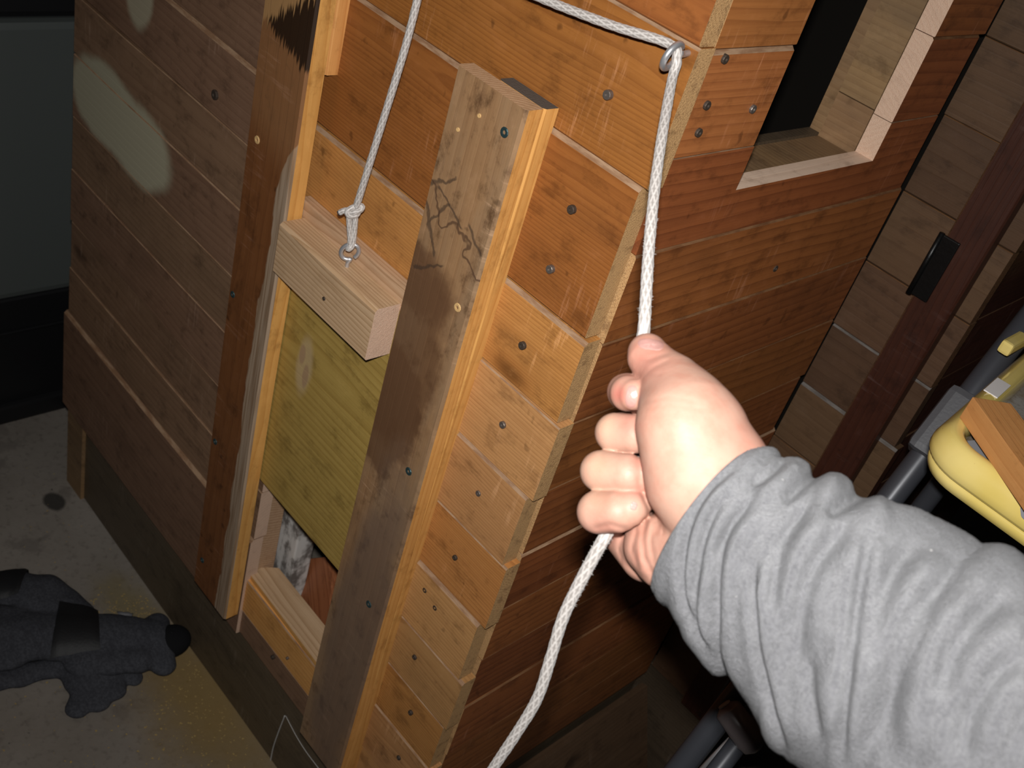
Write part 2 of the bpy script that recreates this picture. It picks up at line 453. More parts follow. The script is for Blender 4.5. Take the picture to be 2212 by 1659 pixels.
def jamb_paint(t, c, tc, p):
    sep = t.n('ShaderNodeSeparateXYZ'); t.L(tc, sep.inputs[0])
    wob = t.noise(t.vmath('MULTIPLY', tc, (9.0, 22.0, 22.0)), 1.0, 4.0, 0.55)
    e = t.math('MULTIPLY_ADD', wob, 0.030, sep.outputs[1])
    e = t.math('MULTIPLY_ADD', t.ramp(sep.outputs[0], 0.06, 0.20), 0.05, e)
    c = t.mix(t.ramp(e, -0.0015, -0.0035), c, t.mix(t.ramp(t.noise(t.vmath('MULTIPLY', tc, (9.0, 330.0, 1.0)), 1.0, 3.0), 0.4, 0.65), (0.36, 0.26, 0.18), (0.23, 0.145, 0.085)))
    # dark torn finish near the top, in splinters along the grain
    sp = t.noise(t.vmath('MULTIPLY', tc, (9.0, 300.0, 1.0)), 1.0, 3.0, 0.6)
    low = t.math('MULTIPLY_ADD', sep.outputs[1], -0.25, sep.outputs[0]); low = t.math('MULTIPLY_ADD', sp, 0.05, low)
    upp = t.math('MULTIPLY_ADD', sep.outputs[1], 0.75, sep.outputs[0]); upp = t.math('MULTIPLY_ADD', sp, 0.06, upp)
    c = t.mix(t.math('MULTIPLY', t.ramp(low, 0.10, 0.16), 0.35), c, (0.36, 0.19, 0.085))
    c = t.mix(t.math('MULTIPLY', t.ramp(low, 0.226, 0.231), 0.95), c, (0.020, 0.010, 0.005))
    c = t.mix(t.math('MULTIPLY', t.ramp(upp, 0.262, 0.268), 0.9), c, (0.40, 0.22, 0.09))
    return c
W_JAMB = wood('brown_painted_guide_board', (0.185, 0.064, 0.022), (0.105, 0.032, 0.011), ring=0.011, contrast=0.35, scrape=0.6, vary=0.02, extra=jamb_paint)

METAL = plain('zinc_steel', (0.58, 0.58, 0.60), 0.36, 0.75)
SCREW = plain('green_coated_screw', (0.045, 0.085, 0.09), 0.4, 0.6)
NAIL = plain('grey_nail', (0.20, 0.17, 0.15), 0.45, 0.7)
NAILD = plain('sunk_dark_nail', (0.05, 0.035, 0.025), 0.6, 0.2)
PUTTY = plain('bare_wood_plug', (0.60, 0.38, 0.16), 0.6)
BLACKM = plain('black_hinge_metal', (0.012, 0.012, 0.012), 0.35, 0.6, bump=(200, 0.3))
SPAT = plain('dark_end_cut', (0.085, 0.068, 0.055), 0.9, bump=(500, 0.8))

# concrete
t = NT('concrete_floor')
tc = t.n('ShaderNodeNewGeometry').outputs['Position']
n1 = t.noise(tc, 3.0, 6.0, 0.6); n2 = t.noise(tc, 90.0, 4.0, 0.6); n3 = t.noise(tc, 11.0, 4.0, 0.6)
c = t.mix(t.ramp(n1, 0.3, 0.7), (0.195, 0.168, 0.140), (0.27, 0.240, 0.208))
c = t.mix(t.math('MULTIPLY', t.ramp(n2, 0.5, 0.72), 0.4), c, (0.09, 0.074, 0.062))
c = t.mix(t.math('MULTIPLY', t.ramp(n3, 0.58, 0.66), 0.35), c, (0.08, 0.065, 0.058))
sp = t.noise(tc, 55.0, 2.0)
c = t.mix(t.ramp(sp, 0.74, 0.76), c, (0.03, 0.025, 0.022))
c = stain_blob(t, tc, c, hz(480, 1560), (1 / 0.16, 1 / 0.10, 1), (0.21, 0.135, 0.045), (1.5, 0.3), 1.0, 0.7, 16.0)
c = stain_blob(t, tc, c, hz(420, 1480), (1 / 0.14, 1 / 0.06, 1), (0.24, 0.155, 0.05), (1.4, 0.3), 1.0, 0.7, 22.0)
c = stain_blob(t, tc, c, hz(285, 1320), (1 / 0.09, 1 / 0.04, 1), (0.20, 0.15, 0.05), (1.4, 0.3), 1.0, 0.6, 30.0)
c = stain_blob(t, tc, c, hz(1455, 1525), (1 / 0.035, 1 / 0.06, 1), (0.17, 0.075, 0.03), (1.2, 0.7), 0.9, 0.7, 24.0)
c = stain_blob(t, tc, c, hz(117, 1083), (1 / 0.022, 1 / 0.016, 1), (0.03, 0.027, 0.024), (1.2, 0.8), 0.4, 0.9, 60.0)
t.base(c, 0.75, 0.3); t.bump(t.math('MULTIPLY_ADD', n2, 0.5, n3), 0.4, 0.003)
CONC = t.m

# ------------------------------------------------------------------ setting
fme = new_mesh('floor', [(-3, -2.5, -0.05), (3, -2.5, -0.05), (3, 3, -0.05), (-3, 3, -0.05), (-3, -2.5, 0), (3, -2.5, 0), (3, 3, 0), (-3, 3, 0)],
               [(0, 3, 2, 1), (4, 5, 6, 7), (0, 1, 5, 4), (1, 2, 6, 5), (2, 3, 7, 6), (3, 0, 4, 7)], CONC)
o = part('floor', fme, None); o['kind'] = 'structure'
DRY = plain('dark_garage_wall', (0.10, 0.095, 0.09), 0.9, bump=(30, 0.2))
o = box('wall_left', None, (-3.05, 0.25, 1.25), (0.1, 5.5, 2.6), DRY); o['kind'] = 'structure'
o = box('wall_back', None, (0, 3.05, 1.25), (6.2, 0.1, 2.6), DRY); o['kind'] = 'structure'

# ------------------------------------------------------------------ the coop
coop = thing('chicken_coop', (-0.44, 0.22, 0), 'orange-brown plank chicken coop with a small sliding hatch, standing on the concrete', 'coop')
T = 0.018

def fplank(x0, x1, z0, z1, mat, out=0.0, tilt=0.0, tc=0.003, top=1, cap=ENDG, ch=CH, name='siding_plank', y=0.0, thick=T):
    L = x1 - x0
    X = nrm((math.cos(tilt), 0, math.sin(tilt))); Y = nrm((-math.sin(tilt), 0, math.cos(tilt)))
    return board(name, coop, (X, Y, -EY), ((x0 + x1) / 2, y - out, (z0 + z1) / 2), L, z1 - z0 - 0.0006, thick,
                 [mat, ch, cap], tc, 0.0012, max(1, int(L / 0.12)), 0.0008)

TILT = -0.012
zR = [1.34, 1.235, 1.143, 1.039, 0.907, 0.824, 0.740, 0.654, 0.569, 0.484, 0.405, 0.328, 0.246, 0.168]
zL = [0.831, 0.755, 0.668, 0.590, 0.508, 0.430, 0.349, 0.168]
bold = {1.039: 0.0034, 0.907: 0.0034, 0.74: 0.0026, 0.824: 0.0012, 0.654: 0.002, 0.569: 0.0034, 0.484: 0.003, 0.405: 0.0022, 0.328: 0.0016, 0.246: 0.0012}
upper_mat = {0: W_RED, 1: W_RED, 2: W_RED, 3: W_RED, 4: W_TAN}
xend = [0.0, 0.0, 0.001, -0.004, -0.001, 0.004, -0.002, 0.004, -0.003, 0.003, -0.001, 0.003, 0.0]
outj = [0, 0, 0, 0.002, 0.004, 0.0025, 0.0035, 0.0025, 0.0045, 0.003, 0.002, 0.003, 0.0015]
for i in range(4):                                      # full-length planks above the hatch opening
    z1, z0 = zR[i], zR[i + 1]
    tcw = bold.get(z1, 0.002)
    xs = -0.455                                         # the boards left of the hatch are browner: butt joint behind the post
    fplank(xs, xend[i], z0 + 0.003, z1 + 0.003, upper_mat[i], outj[i] * 0.6, TILT * 0.3, tcw)
    fplank(-0.895, xs, z0 + 0.009, z1 + 0.009, W_BROWN, outj[i] * 0.6, TILT, 0.0012)
fplank(-0.455, xend[4], 0.8255, 0.907, W_TAN if False else W_ORANGE, 0.002, 0, 0.0034)
fplank(-0.895, -0.455, 0.8335, 0.916, W_BROWN, 0.002, TILT, 0.0045)
for i in range(5, 13):                                  # right of the hatch, out to the corner
    z1, z0 = zR[i], zR[i + 1]
    fplank(-0.155, xend[i], z0, z1, [W_TAN, W_TAN, W_ORANGE, W_TAN, W_TAN, W_ORANGE, W_TAN, W_TAN][i - 5], outj[i], random.uniform(-0.01, 0.01), bold.get(z1, 0.002))
lt = {0.349: 0.0045, 0.59: 0.0008, 0.508: 0.0012, 0.668: 0.0008, 0.755: 0.0012}
for k in range(len(zL) - 1):                            # left of the hatch
    z1, z0 = zL[k], zL[k + 1]
    wide = z1 == 0.349
    fplank(-0.90 if wide else -0.888 - random.uniform(0, 0.006), -0.366, z0, z1, W_BROWN, 0.006 if wide else 0.001 + 0.001 * (k % 2), -0.004, lt.get(z1, 0.0008), cap=RAW)
fplank(-0.366, -0.155, 0.168, 0.213, W_BROWN, 0.001, 0, 0.0015)      # under the hatch
fplank(-0.372, -0.155, 0.213, 0.272, W_EDGE, 0.002, 0, 0.0015, name='sill_plank')
slab('sill_ledge', coop, (EX, EY, EZ), (-0.26, 0.017, 0.279), [(-0.118, -0.014), (0.11, -0.019), (0.11, 0.022), (-0.10, 0.024), (-0.108, 0.012)], 0.05, [W_NEW, W_EDGE], [1, 1, 1, 1, 1])
box('door_jamb', coop, (-0.386, 0.026, 0.53), (0.03, 0.03, 0.52), W_NEW)
fplank(-0.366, -0.155, 0.775, 0.824, W_ORANGE, 0.0, 0, 0.001)

# side wall: planks run back from the corner; the window hole is sawn through them
zS = [1.34, 1.225, 1.143, 1.063, 0.984, 0.902, 0.82, 0.741, 0.660, 0.583, 0.505, 0.426, 0.340, 0.262, 0.192]
Y0, Y1, WY0, WY1, WZ = 0.0185, 0.444, 0.122, 0.345, 1.025
def splank(y0, y1, z0, z1, mat, out=0.0, tc=0.002, cap=None, ch=None):
    L = y1 - y0
    return board('siding_plank', coop, SIDE, (out, (y0 + y1) / 2, (z0 + z1) / 2), L, z1 - z0 - 0.0006, 0.020,
                 [mat, ch or CH, cap or ENDG], tc, 0.0008, max(1, int(L / 0.1)), 0.0006)
W_SIDE_B = wood('stained_side_siding_light', (0.42, 0.155, 0.045), (0.22, 0.066, 0.018), ring=0.006, contrast=0.6, scrape=0.5, blotch=0.35, vary=0.08)
for i in range(len(zS) - 1):
    z1, z0 = zS[i], zS[i + 1]
    y1 = Y1 + random.uniform(-0.006, 0.006)
    tcw = [0.001, 0.001, 0.0035, 0.003, 0.0018, 0.0016, 0.0018, 0.0010, 0.0036, 0.0018, 0.0016, 0.0018, 0.0012, 0.0026][i]
    chm = CH if i in (2, 3, 8) else CHS
    if z0 >= WZ:
        splank(Y0, WY0 + random.uniform(-0.003, 0.002), z0, z1, W_SIDE_B, 0.0, tcw, None, chm)
        splank(WY1, y1, z0, z1, W_SIDE, 0.0, tcw * 0.5, RAW, CHS)
    elif z1 > WZ:
        h0, h1 = z0 - (z0 + z1) / 2 + 0.0003, z1 - (z0 + z1) / 2 - 0.0003
        cy = (Y0 + y1) / 2; hw = WZ - (z0 + z1) / 2
        a, b, c_, d = Y0 - cy, y1 - cy, WY0 - cy, WY1 - cy
        slab('siding_plank', coop, SIDE, (0.0, cy, (z0 + z1) / 2), [(a, h0), (b, h0), (b, h1), (d, h1), (d, hw), (c_, hw), (c_, h1), (a, h1)], 0.020,
             [W_SIDE, RAWE, RAW, CH], [0, 2, 3, 2, 1, 0, 3, 0])
    else:
        splank(Y0, y1, z0, z1, W_SIDE, random.uniform(0, 0.002), tcw, None, chm)
# framing behind the window hole and the dark inside
for k, (zz0, zz1) in enumerate(((1.015, 1.065), (1.065, 1.34))):
    box('window_stud', coop, (-0.042, 0.3665, (zz0 + zz1) / 2), (0.040, 0.038, zz1 - zz0 - 0.001), W_STUD)
box('window_sill', coop, (-0.042, 0.235, 1.000), (0.040, 0.222, 0.040), W_STUD)
box('window_lining', coop, (-0.068, 0.235, 1.003), (0.012, 0.222, 0.040), W_DARK)
box('window_lining', coop, (-0.068, 0.3675, 1.17), (0.012, 0.040, 0.34), W_STUD)
box('corner_post', coop, (-0.05, 0.05, 0.66), (0.05, 0.05, 1.30), W_STUD)
BLK = plain('unlit_inside_black', (0.006, 0.005, 0.004), 1.0, spec=0.1)  # near-black colour stands for the unlit inside of the coop
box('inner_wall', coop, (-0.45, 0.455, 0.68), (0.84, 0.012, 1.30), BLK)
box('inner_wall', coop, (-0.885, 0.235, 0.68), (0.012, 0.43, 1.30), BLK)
box('roof_board', coop, (-0.43, 0.24, 1.355), (1.0, 0.56, 0.02), W_BROWN)
box('coop_floor', coop, (-0.45, 0.24, 0.14), (0.86, 0.40, 0.018), W_DARK)
# painted stud and board seen through the open hatch
t = NT('white_smeared_wood')
tc = t.n('ShaderNodeTexCoord').outputs['Object']
g = t.noise(t.vmath('MULTIPLY', tc, (16.0, 10.0, 9.0)), 1.0, 5.0, 0.65)
g2 = t.noise(t.vmath('MULTIPLY', tc, (220.0, 10.0, 8.0)), 1.0, 3.0)
c = t.mix(t.ramp(g, 0.46, 0.56), (0.17, 0.15, 0.135), (0.66, 0.63, 0.60))
c = t.mix(t.math('MULTIPLY', t.ramp(g2, 0.55, 0.72), 0.5), c, (0.10, 0.085, 0.07))
t.base(c, 0.8); SMEAR = t.m
box('painted_stud', coop, (-0.402, 0.075, 0.30), (0.092, 0.03, 0.36), SMEAR, bev=0.002)
GREYIN = plain('grey_inside_board', (0.22, 0.19, 0.155), 0.85, bump=(60, 0.3))
box('grey_board', coop, (-0.36, 0.17, 0.30), (0.30, 0.014, 0.34), GREYIN)
q = [fr(640, 1210, 0.10), fr(706, 1203, 0.10), fr(730, 1240, 0.10), fr(700, 1470, 0.06), fr(655, 1405, 0.06), fr(634, 1330, 0.07)]
cq = np.mean(q, 0); X = nrm(q[1] - q[0]); Zn = nrm(np.cross(X, q[1] - q[3])); Zn = -Zn if Zn[1] > 0 else Zn; Yn = np.cross(Zn, X)
pl = [((k - cq) @ X, (k - cq) @ Yn) for k in q]
area = sum(pl[i][0] * pl[(i + 1) % 6][1] - pl[(i + 1) % 6][0] * pl[i][1] for i in range(6))
if area < 0: pl = pl[::-1]
slab('ramp_board', coop, (Yn, -X, Zn), cq, [(y, -x) for x, y in pl], 0.018, [W_IN, W_IN, W_IN], [2] * 6)

# plinth and corner leg
fplank(-0.842, 0.0, 0.0, 0.172, W_DARK, 0.0, 0, 0.001, cap=W_DARK, ch=W_DARK, name='plinth_board', y=0.006, thick=0.03)
box('corner_leg', coop, (-0.868, 0.024, 0.10), (0.052, 0.048, 0.20), W_STUD)
board('plinth_board', coop, SIDE, (-0.006, 0.24, 0.097), 0.40, 0.19, 0.03, [W_DARK, W_DARK, W_DARK], 0.001)

# the two guide boards of the hatch and their spacers
def lean_board(name, p_top, p_bot, W, Tk, mats, tc=0.0025):
    """upright board: outer face centre line from p_bot to p_top"""
    p_top, p_bot = np.array(p_top), np.array(p_bot)
    X = nrm(p_top - p_bot); Zn = -EY; Yn = np.cross(Zn, X)
    return board(name, coop, (X, Yn, Zn), (p_top + p_bot) / 2, np.linalg.norm(p_top - p_bot), W, Tk, mats, tc, tc, 6, 0.0004)
gb = lean_board('guide_board', (-0.1365, -0.0345, 1.0580), (-0.1370, -0.0345, 0.205), 0.080, 0.0175, [W_POST, W_EDGE, W_NEW])
# taper: its right edge drifts in towards the bottom
lean_board('spacer_board', (-0.122, -0.0165, 1.058), (-0.126, -0.0165, 0.19), 0.052, 0.0155, [W_EDGE, W_EDGE, SPAT])
gl = lean_board('guide_board', (-0.3975, -0.0345, 1.33), (-0.3975, -0.0345, 0.222), 0.080, 0.0195, [W_JAMB, W_EDGE, W_NEW])
lean_board('spacer_board', (-0.412, -0.0145, 1.33), (-0.412, -0.0145, 0.222), 0.048, 0.0145, [W_EDGE, W_EDGE, ENDG])
lean_board('spacer_board', (-0.3712, -0.0145, 1.33), (-0.3712, -0.0145, 0.966), 0.027, 0.0145, [W_EDGE, W_EDGE, ENDG])
# edges of the guide boards are the lighter wood
for g in (gb, gl):
    for pl_ in g.data.polygons:
        if abs(pl_.normal.y) > 0.8: pl_.material_index = 1
# hatch
hatch = box('hatch_panel', coop, (-0.268, -0.0085, 0.6475), (0.212, 0.010, 0.367), W_PLY, axes=(-EX, -EY, EZ))
hatch.data.materials[0] = W_PLY
cb = board('crossbar', hatch, (EX, EZ, -EY), (-0.2745, -0.043, 0.7925), 0.157, 0.057, 0.029, [W_NEW, W_NEW, RAW], 0.003, 0.0015)
box('top_batten', hatch, (-0.264, -0.0080, 0.8250), (0.205, 0.0125, 0.024), W_NEW, bev=0.001)
def eye_screw(parent, base, up, side, r=0.0085, wire=0.0017, shank=0.010, name='eye_screw', gap=0.45):
    base = np.array(base, float); up = nrm(up); side = nrm(side)
    P = [base - up * 0.012, base, base + up * shank * 0.6]
    c = base + up * (shank + r)
    for k in range(33):
        a = -math.pi / 2 - 0.25 + (2 * math.pi - gap) * k / 32
        P.append(c + r * (math.cos(a) * -side + math.sin(a) * up))
    return tube(name, parent, resample(spline(P, 3), 0.001)[0], wire, METAL, 12), c
eb = fr(757, 538, -0.026)
es, eyec = eye_screw(hatch, (eb[0], eb[1], 0.820), EZ, nrm(R[0]), 0.0082, 0.0021, 0.009)
pc_ = fr(1490, 140, -0.006)
es2, eyec2 = eye_screw(coop, (-0.006, -0.002, 1.139), -EY + 0.15 * EX, nrm((0.2, 0.0, 1)), 0.0088, 0.0022, 0.010)
pp = fr(940, -112, -0.03)
es3, eyec3 = eye_screw(coop, (pp[0], -0.003, pp[2]), -EY, EZ, 0.0088, 0.0022, 0.018)

# fasteners
def head(u, v, plane, mat, r=0.0042, name='screw_head', kind='f', parent=None, socket=True):
    p = fr(u, v, plane) if kind == 'f' else sd(u, v, plane)
    axes = FRONT if kind == 'f' else SIDE
    V = []; F = []; n = 12
    for (rr, zz) in ((r * 1.0, -0.003), (r, 0.0004), (r * 0.9, 0.0009), (r * 0.42, 0.0009), (r * 0.36, -0.0002)):
        for k in range(n):
            a = 2 * math.pi * k / n
            V.append((rr * math.cos(a), rr * math.sin(a), zz))
    for j in range(4):
        for k in range(n):
            k2 = (k + 1) % n
            F.append((j * n + k, j * n + k2, (j + 1) * n + k2, (j + 1) * n + k))
    F.append(tuple(4 * n + k for k in range(n)))
    return part(name, new_mesh(name, V, F, mat), parent or coop, frame(p, *axes))
for u, v in ((1090, 286), (883, 1018), (797, 1305)): head(u, v, -0.0345, SCREW, 0.0042, parent=gb)
head(989, 664, -0.0345, PUTTY, 0.0040, 'wood_plug', parent=gb)
for u, v in ((1036, 250), (990, 280)): head(u, v, -0.0345, PUTTY, 0.0018, 'wood_plug', parent=gb)
for u, v in ((503, 636), (465, 954), (437, 1210)): head(u, v, -0.0345, SCREW, 0.0040, parent=gl)
head(556, 302, -0.0345, PUTTY, 0.0042, 'wood_plug', parent=gl)
for u, v, m, r in ((1311, 205, NAIL, .0036), (1233, 453, NAILD, .0036), (1187, 582, NAIL, .0036), (1127, 747, NAILD, .0036), (1085, 918, NAIL, .0034), (1033, 1066, NAIL, .003),
                   (982, 1205, NAILD, .0028), (918, 1275, NAILD, .003), (940, 1313, NAILD, .003), (895, 1420, NAILD, .003), (886, 1540, NAILD, .003), (861, 1637, NAILD, .003),
                   (463, 205, NAILD, .0055), (588, 1420, NAILD, .003), (620, 1422, NAIL, .002)):
    head(u, v, -0.004, m, r, 'nail_head')
for u, v, m in ((1627, 236, NAIL), (1528, 228, NAILD), (1510, 287, NAILD), (1567, 128, NAILD), (1675, 580, NAILD)):
    head(u, v, 0.0012, m, 0.0034, 'nail_head', 's')
head(700, 645, -0.0432, NAILD, 0.0020, 'nail_head', parent=hatch)

# the rear part of the coop, set out to the right
YW = 0.466
zW = [1.34, 1.22, 1.14, 1.06, 0.975, 0.89, 0.807, 0.722, 0.64, 0.55, 0.46, 0.38, 0.30, 0.19]
for i in range(len(zW) - 1):
    z1, z0 = zW[i], zW[i + 1]
    e = 0.1235 + random.choice((0.0, 0.001, 0.004, 0.0055, -0.004))
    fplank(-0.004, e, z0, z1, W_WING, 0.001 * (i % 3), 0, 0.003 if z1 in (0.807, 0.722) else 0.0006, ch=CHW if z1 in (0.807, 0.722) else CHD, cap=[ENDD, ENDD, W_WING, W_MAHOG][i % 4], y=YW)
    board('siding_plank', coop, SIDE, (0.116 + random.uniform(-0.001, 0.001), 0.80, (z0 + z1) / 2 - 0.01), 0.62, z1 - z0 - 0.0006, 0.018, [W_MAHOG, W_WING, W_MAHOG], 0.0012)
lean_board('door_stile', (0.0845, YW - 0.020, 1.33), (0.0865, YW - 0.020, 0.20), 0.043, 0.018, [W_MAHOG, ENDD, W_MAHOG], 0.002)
hp = [fr(*k, YW - 0.0225) for k in ((2030, 533), (2052, 545), (2003, 624), (1981, 612))]
hc = np.mean(hp, 0)
box('hinge', coop, (hc[0] + 0.002, YW - 0.0225, hc[2]), (0.019, 0.004, 0.070), BLACKM, bev=0.001)
tube('hinge_knuckle', coop, np.array([[hc[0] - 0.009, YW - 0.024, hc[2] - 0.036], [hc[0] - 0.009, YW - 0.024, hc[2] + 0.036]]), 0.003, BLACKM, 10)
box('inner_wall', coop, (-0.02, 0.512, 0.68), (0.20, 0.01, 1.30), BLK)  # black sheet giving the shade in the gap beside the wing
fplank(-0.03, 0.115, 0.0, 0.19, W_DARK, 0, 0, 0.001, cap=W_DARK, ch=W_DARK, name='plinth_board', y=YW + 0.004)
# chalk lines on the plinth
CHALK = plain('chalk', (0.42, 0.40, 0.38), 0.9)
for pts in (((615, 1546), (600, 1585), (590, 1615), (584, 1645)), ((617, 1546), (640, 1590), (662, 1625), (690, 1662))):
    tube('chalk_line', coop, resample(spline([fr(u, v, 0.0058) for u, v in pts], 4), 0.004)[0], 0.0009 if pts[1][0] < 615 else 0.0005, CHALK, 6)

# ------------------------------------------------------------------ grey panel at the far left
PX = -1.075
PANEL = plain('dull_grey_enamel', (0.085, 0.095, 0.091), 0.45, bump=(3, 0.05))
BLACKP = plain('black_plastic_base', (0.006, 0.006, 0.007), 0.5)
cab = thing('storage_cabinet', (PX - 0.25, 0.1, 0.0), 'dull grey flat cabinet side with black base, at the left edge past the coop end', 'cabinet')
box('side_panel', cab, (PX - 0.25, 0.1, 0.490), (0.50, 1.3, 0.463), PANEL, bev=0.012)
box('base', cab, (PX - 0.255, 0.1, 0.132), (0.50, 1.29, 0.250), BLACKP, bev=0.006)
box('base_ledge', cab, (PX - 0.25, 0.1, 0.021), (0.516, 1.306, 0.042), BLACKP, bev=0.008)
box('trim_strip', cab, (PX - 0.25, 0.1, 0.192), (0.506, 1.296, 0.006), BLACKP, bev=0.002)
box('top', cab, (PX - 0.258, 0.1, 0.99), (0.50, 1.29, 0.535), BLACKP, bev=0.01)

# ------------------------------------------------------------------ smooth bodies: signed distances polygonised by surface nets
def surface_net(f, org, h):
    nx, ny, nz = f.shape
    s = f < 0
    c = np.zeros((nx - 1, ny - 1, nz - 1, 3), np.float32); cnt = np.zeros((nx - 1, ny - 1, nz - 1), np.float32)
    corners = [(i, j, k) for i in (0, 1) for j in (0, 1) for k in (0, 1)]
    sl = lambda i, n: slice(i, n - 1 + i)
    for a in corners:
        for ax in range(3):
            if a[ax] == 0:
                b = list(a); b[ax] = 1
                A = f[sl(a[0], nx), sl(a[1], ny), sl(a[2], nz)]; B = f[sl(b[0], nx), sl(b[1], ny), sl(b[2], nz)]
                m = (A < 0) != (B < 0)
                if not m.any(): continue
                tt = np.where(m, A / np.where(m, A - B, 1), 0)
                for d in range(3):
                    c[..., d] += np.where(m, a[d] + (tt if d == ax else 0), 0)
                cnt += m
    act = cnt > 0
    idx = np.full(act.shape, -1, np.int64); idx[act] = np.arange(act.sum())
    ijk = np.argwhere(act)
    V = (ijk + c[act] / cnt[act][:, None]) * h + org
    F = []
    for ax in range(3):
        a0 = s.take(range(0, s.shape[ax] - 1), ax); a1 = s.take(range(1, s.shape[ax]), ax)
        E = np.argwhere(a0 != a1)
        o = [d for d in range(3) if d != ax]
        n = np.array(s.shape)
        ok = np.all((E[:, o] > 0) & (E[:, o] < n[o] - 1), axis=1); E = E[ok]
        flip = a0[tuple(E.T)]
        q = []
        for (p, r) in ((0, 0), (1, 0), (1, 1), (0, 1)):
            e = E.copy(); e[:, o[0]] -= p; e[:, o[1]] -= r
            q.append(idx[tuple(e.T)])
        q = np.stack(q, 1)
        if ax == 1: flip = ~flip
        q[~flip] = q[~flip][:, ::-1]
        F.append(q)
    return V, np.vstack(F)

def cone(P, a, b, ra, rb):
    a = np.asarray(a, np.float32); b = np.asarray(b, np.float32); d = b - a
    t = np.clip(((P - a) @ d) / max(float(d @ d), 1e-12), 0, 1)
    return np.linalg.norm(P - a - t[..., None] * d, axis=-1) - (ra + t * (rb - ra))

def smin(a, b, k):
    h = np.clip(0.5 + 0.5 * (b - a) / k, 0, 1)
    return b + (a - b) * h - k * h * (1 - h)

def chain(P, pts, k=0.003):
    f = None
    for (a, ra), (b, rb) in zip(pts[:-1], pts[1:]):
        g = cone(P, a, b, ra, rb); f = g if f is None else smin(f, g, k)
    return f

def net_mesh(name, V, F, mat, relax=2):
    me = new_mesh(name, V, F, mat, smooth=True)
    return me

def relax_verts(V, F, it=2, lam=0.5):
    V = V.copy()
    e = np.vstack([F[:, [0, 1]], F[:, [1, 2]], F[:, [2, 3]], F[:, [3, 0]]])
    for _ in range(it):
        S = np.zeros_like(V); n = np.zeros(len(V))
        np.add.at(S, e[:, 0], V[e[:, 1]]); np.add.at(n, e[:, 0], 1)
        np.add.at(S, e[:, 1], V[e[:, 0]]); np.add.at(n, e[:, 1], 1)
        V += lam * (S / n[:, None] - V)
    return V

def cpt(u, v, Z):
    return np.array([(u - 1106) / FPX * Z, (v - 829.5) / FPX * Z, Z])

# ------------------------------------------------------------------ the right hand
H = 0.00095
lo = np.array([0.022, -0.034, 0.440]); hi = np.array([0.150, 0.118, 0.590])
nn = np.ceil((hi - lo) / H).astype(int)
gx = [np.arange(nn[d], dtype=np.float32) * H + lo[d] for d in range(3)]
P = np.stack(np.meshgrid(*gx, indexing='ij'), -1).astype(np.float32)
mm = 0.001
def ch(*a): return [(cpt(u, v, Z), r * mm) for (u, v, Z, r) in a]
index = chain(P, ch((1445, 890, .556, 12), (1356, 846, .538, 9.6), (1352, 847, .528, 9.5), (1357, 850, .519, 9.0), (1369, 853, .513, 7.8)), .0006)
middle = chain(P, ch((1400, 960, .555, 13), (1345, 937, .535, 11.0), (1328, 935, .5175, 9.9), (1374, 938, .510, 9.6), (1415, 945, .511, 8.4)), .0006)
ring = chain(P, ch((1390, 1035, .555, 13), (1315, 1020, .532, 11), (1298, 1018, .5130, 10.3), (1356, 1025, .5040, 10.0), (1405, 1034, .506, 8.6)), .0006)
pinky = chain(P, ch((1375, 1125, .550, 13), (1305, 1108, .525, 11), (1293, 1106, .5070, 10.6), (1336, 1105, .4995, 10.2), (1362, 1098, .4985, 8.6), (1380, 1090, .503, 7.4)), .0006)
def bulge(g, a, r, k): return smin(g, np.linalg.norm(P - cpt(*a).astype(np.float32), axis=-1) - r * mm, k)
fing = smin(smin(smin(index, middle, .0012), ring, .0012), pinky, .0012)
thumb = chain(P, ch((1397, 757, .530, 7.6), (1402, 772, .527, 8.7), (1447, 825, .514, 12.3), (1466, 865, .505, 16.3), (1487, 905, .496, 20.5), (1545, 1000, .486, 22)), .010)
thumb = smin(thumb, cone(P, cpt(1478, 935, .489), cpt(1500, 1035, .485), .0222, .0235), .008)
thumb = smin(thumb, cone(P, cpt(1545, 925, .492), cpt(1565, 1010, .487), .0135, .0195), .008)
wrist = chain(P, ch((1545, 1060, .487, 25), (1610, 1160, .474, 29), (1700, 1260, .462, 30)), .008)
hypo = chain(P, ch((1413, 1176, .513, 15.0), (1440, 1185, .507, 18.5), (1520, 1170, .490, 22)), .006)
hypo = smin(hypo, cone(P, cpt(1356, 1150, .545), cpt(1400, 1195, .528), .0135, .015), .004)
palm = smin(chain(P, ch((1410, 905, .556, 15), (1550, 1030, .510, 18)), .006), chain(P, ch((1385, 1130, .550, 15), (1530, 1120, .505, 18)), .006), .01)
palm = smin(palm, chain(P, ch((1395, 1000, .556, 15), (1540, 1070, .508, 18)), .006), .01)
f = smin(fing, palm, .004)
f = smin(f, hypo, .0022)
body = smin(thumb, wrist, .012)
f = smin(f, body, .0016)
del index, middle, ring, pinky, fing, thumb, wrist, hypo, palm, body
U = P[..., 0] / P[..., 2] * FPX + 1106; Vv = P[..., 1] / P[..., 2] * FPX + 829.5
def groove(pts, depth, width, zmax=.56):
    d = np.full(f.shape, 1e6, np.float32)
    for (a, b), (c_, e) in zip(pts[:-1], pts[1:]):
        dx, dy = c_ - a, e - b
        tq = np.clip(((U - a) * dx + (Vv - b) * dy) / (dx * dx + dy * dy), 0, 1)
        d = np.minimum(d, np.hypot(U - a - tq * dx, Vv - b - tq * dy))
    return depth * mm * np.exp(-(d / width) ** 2)
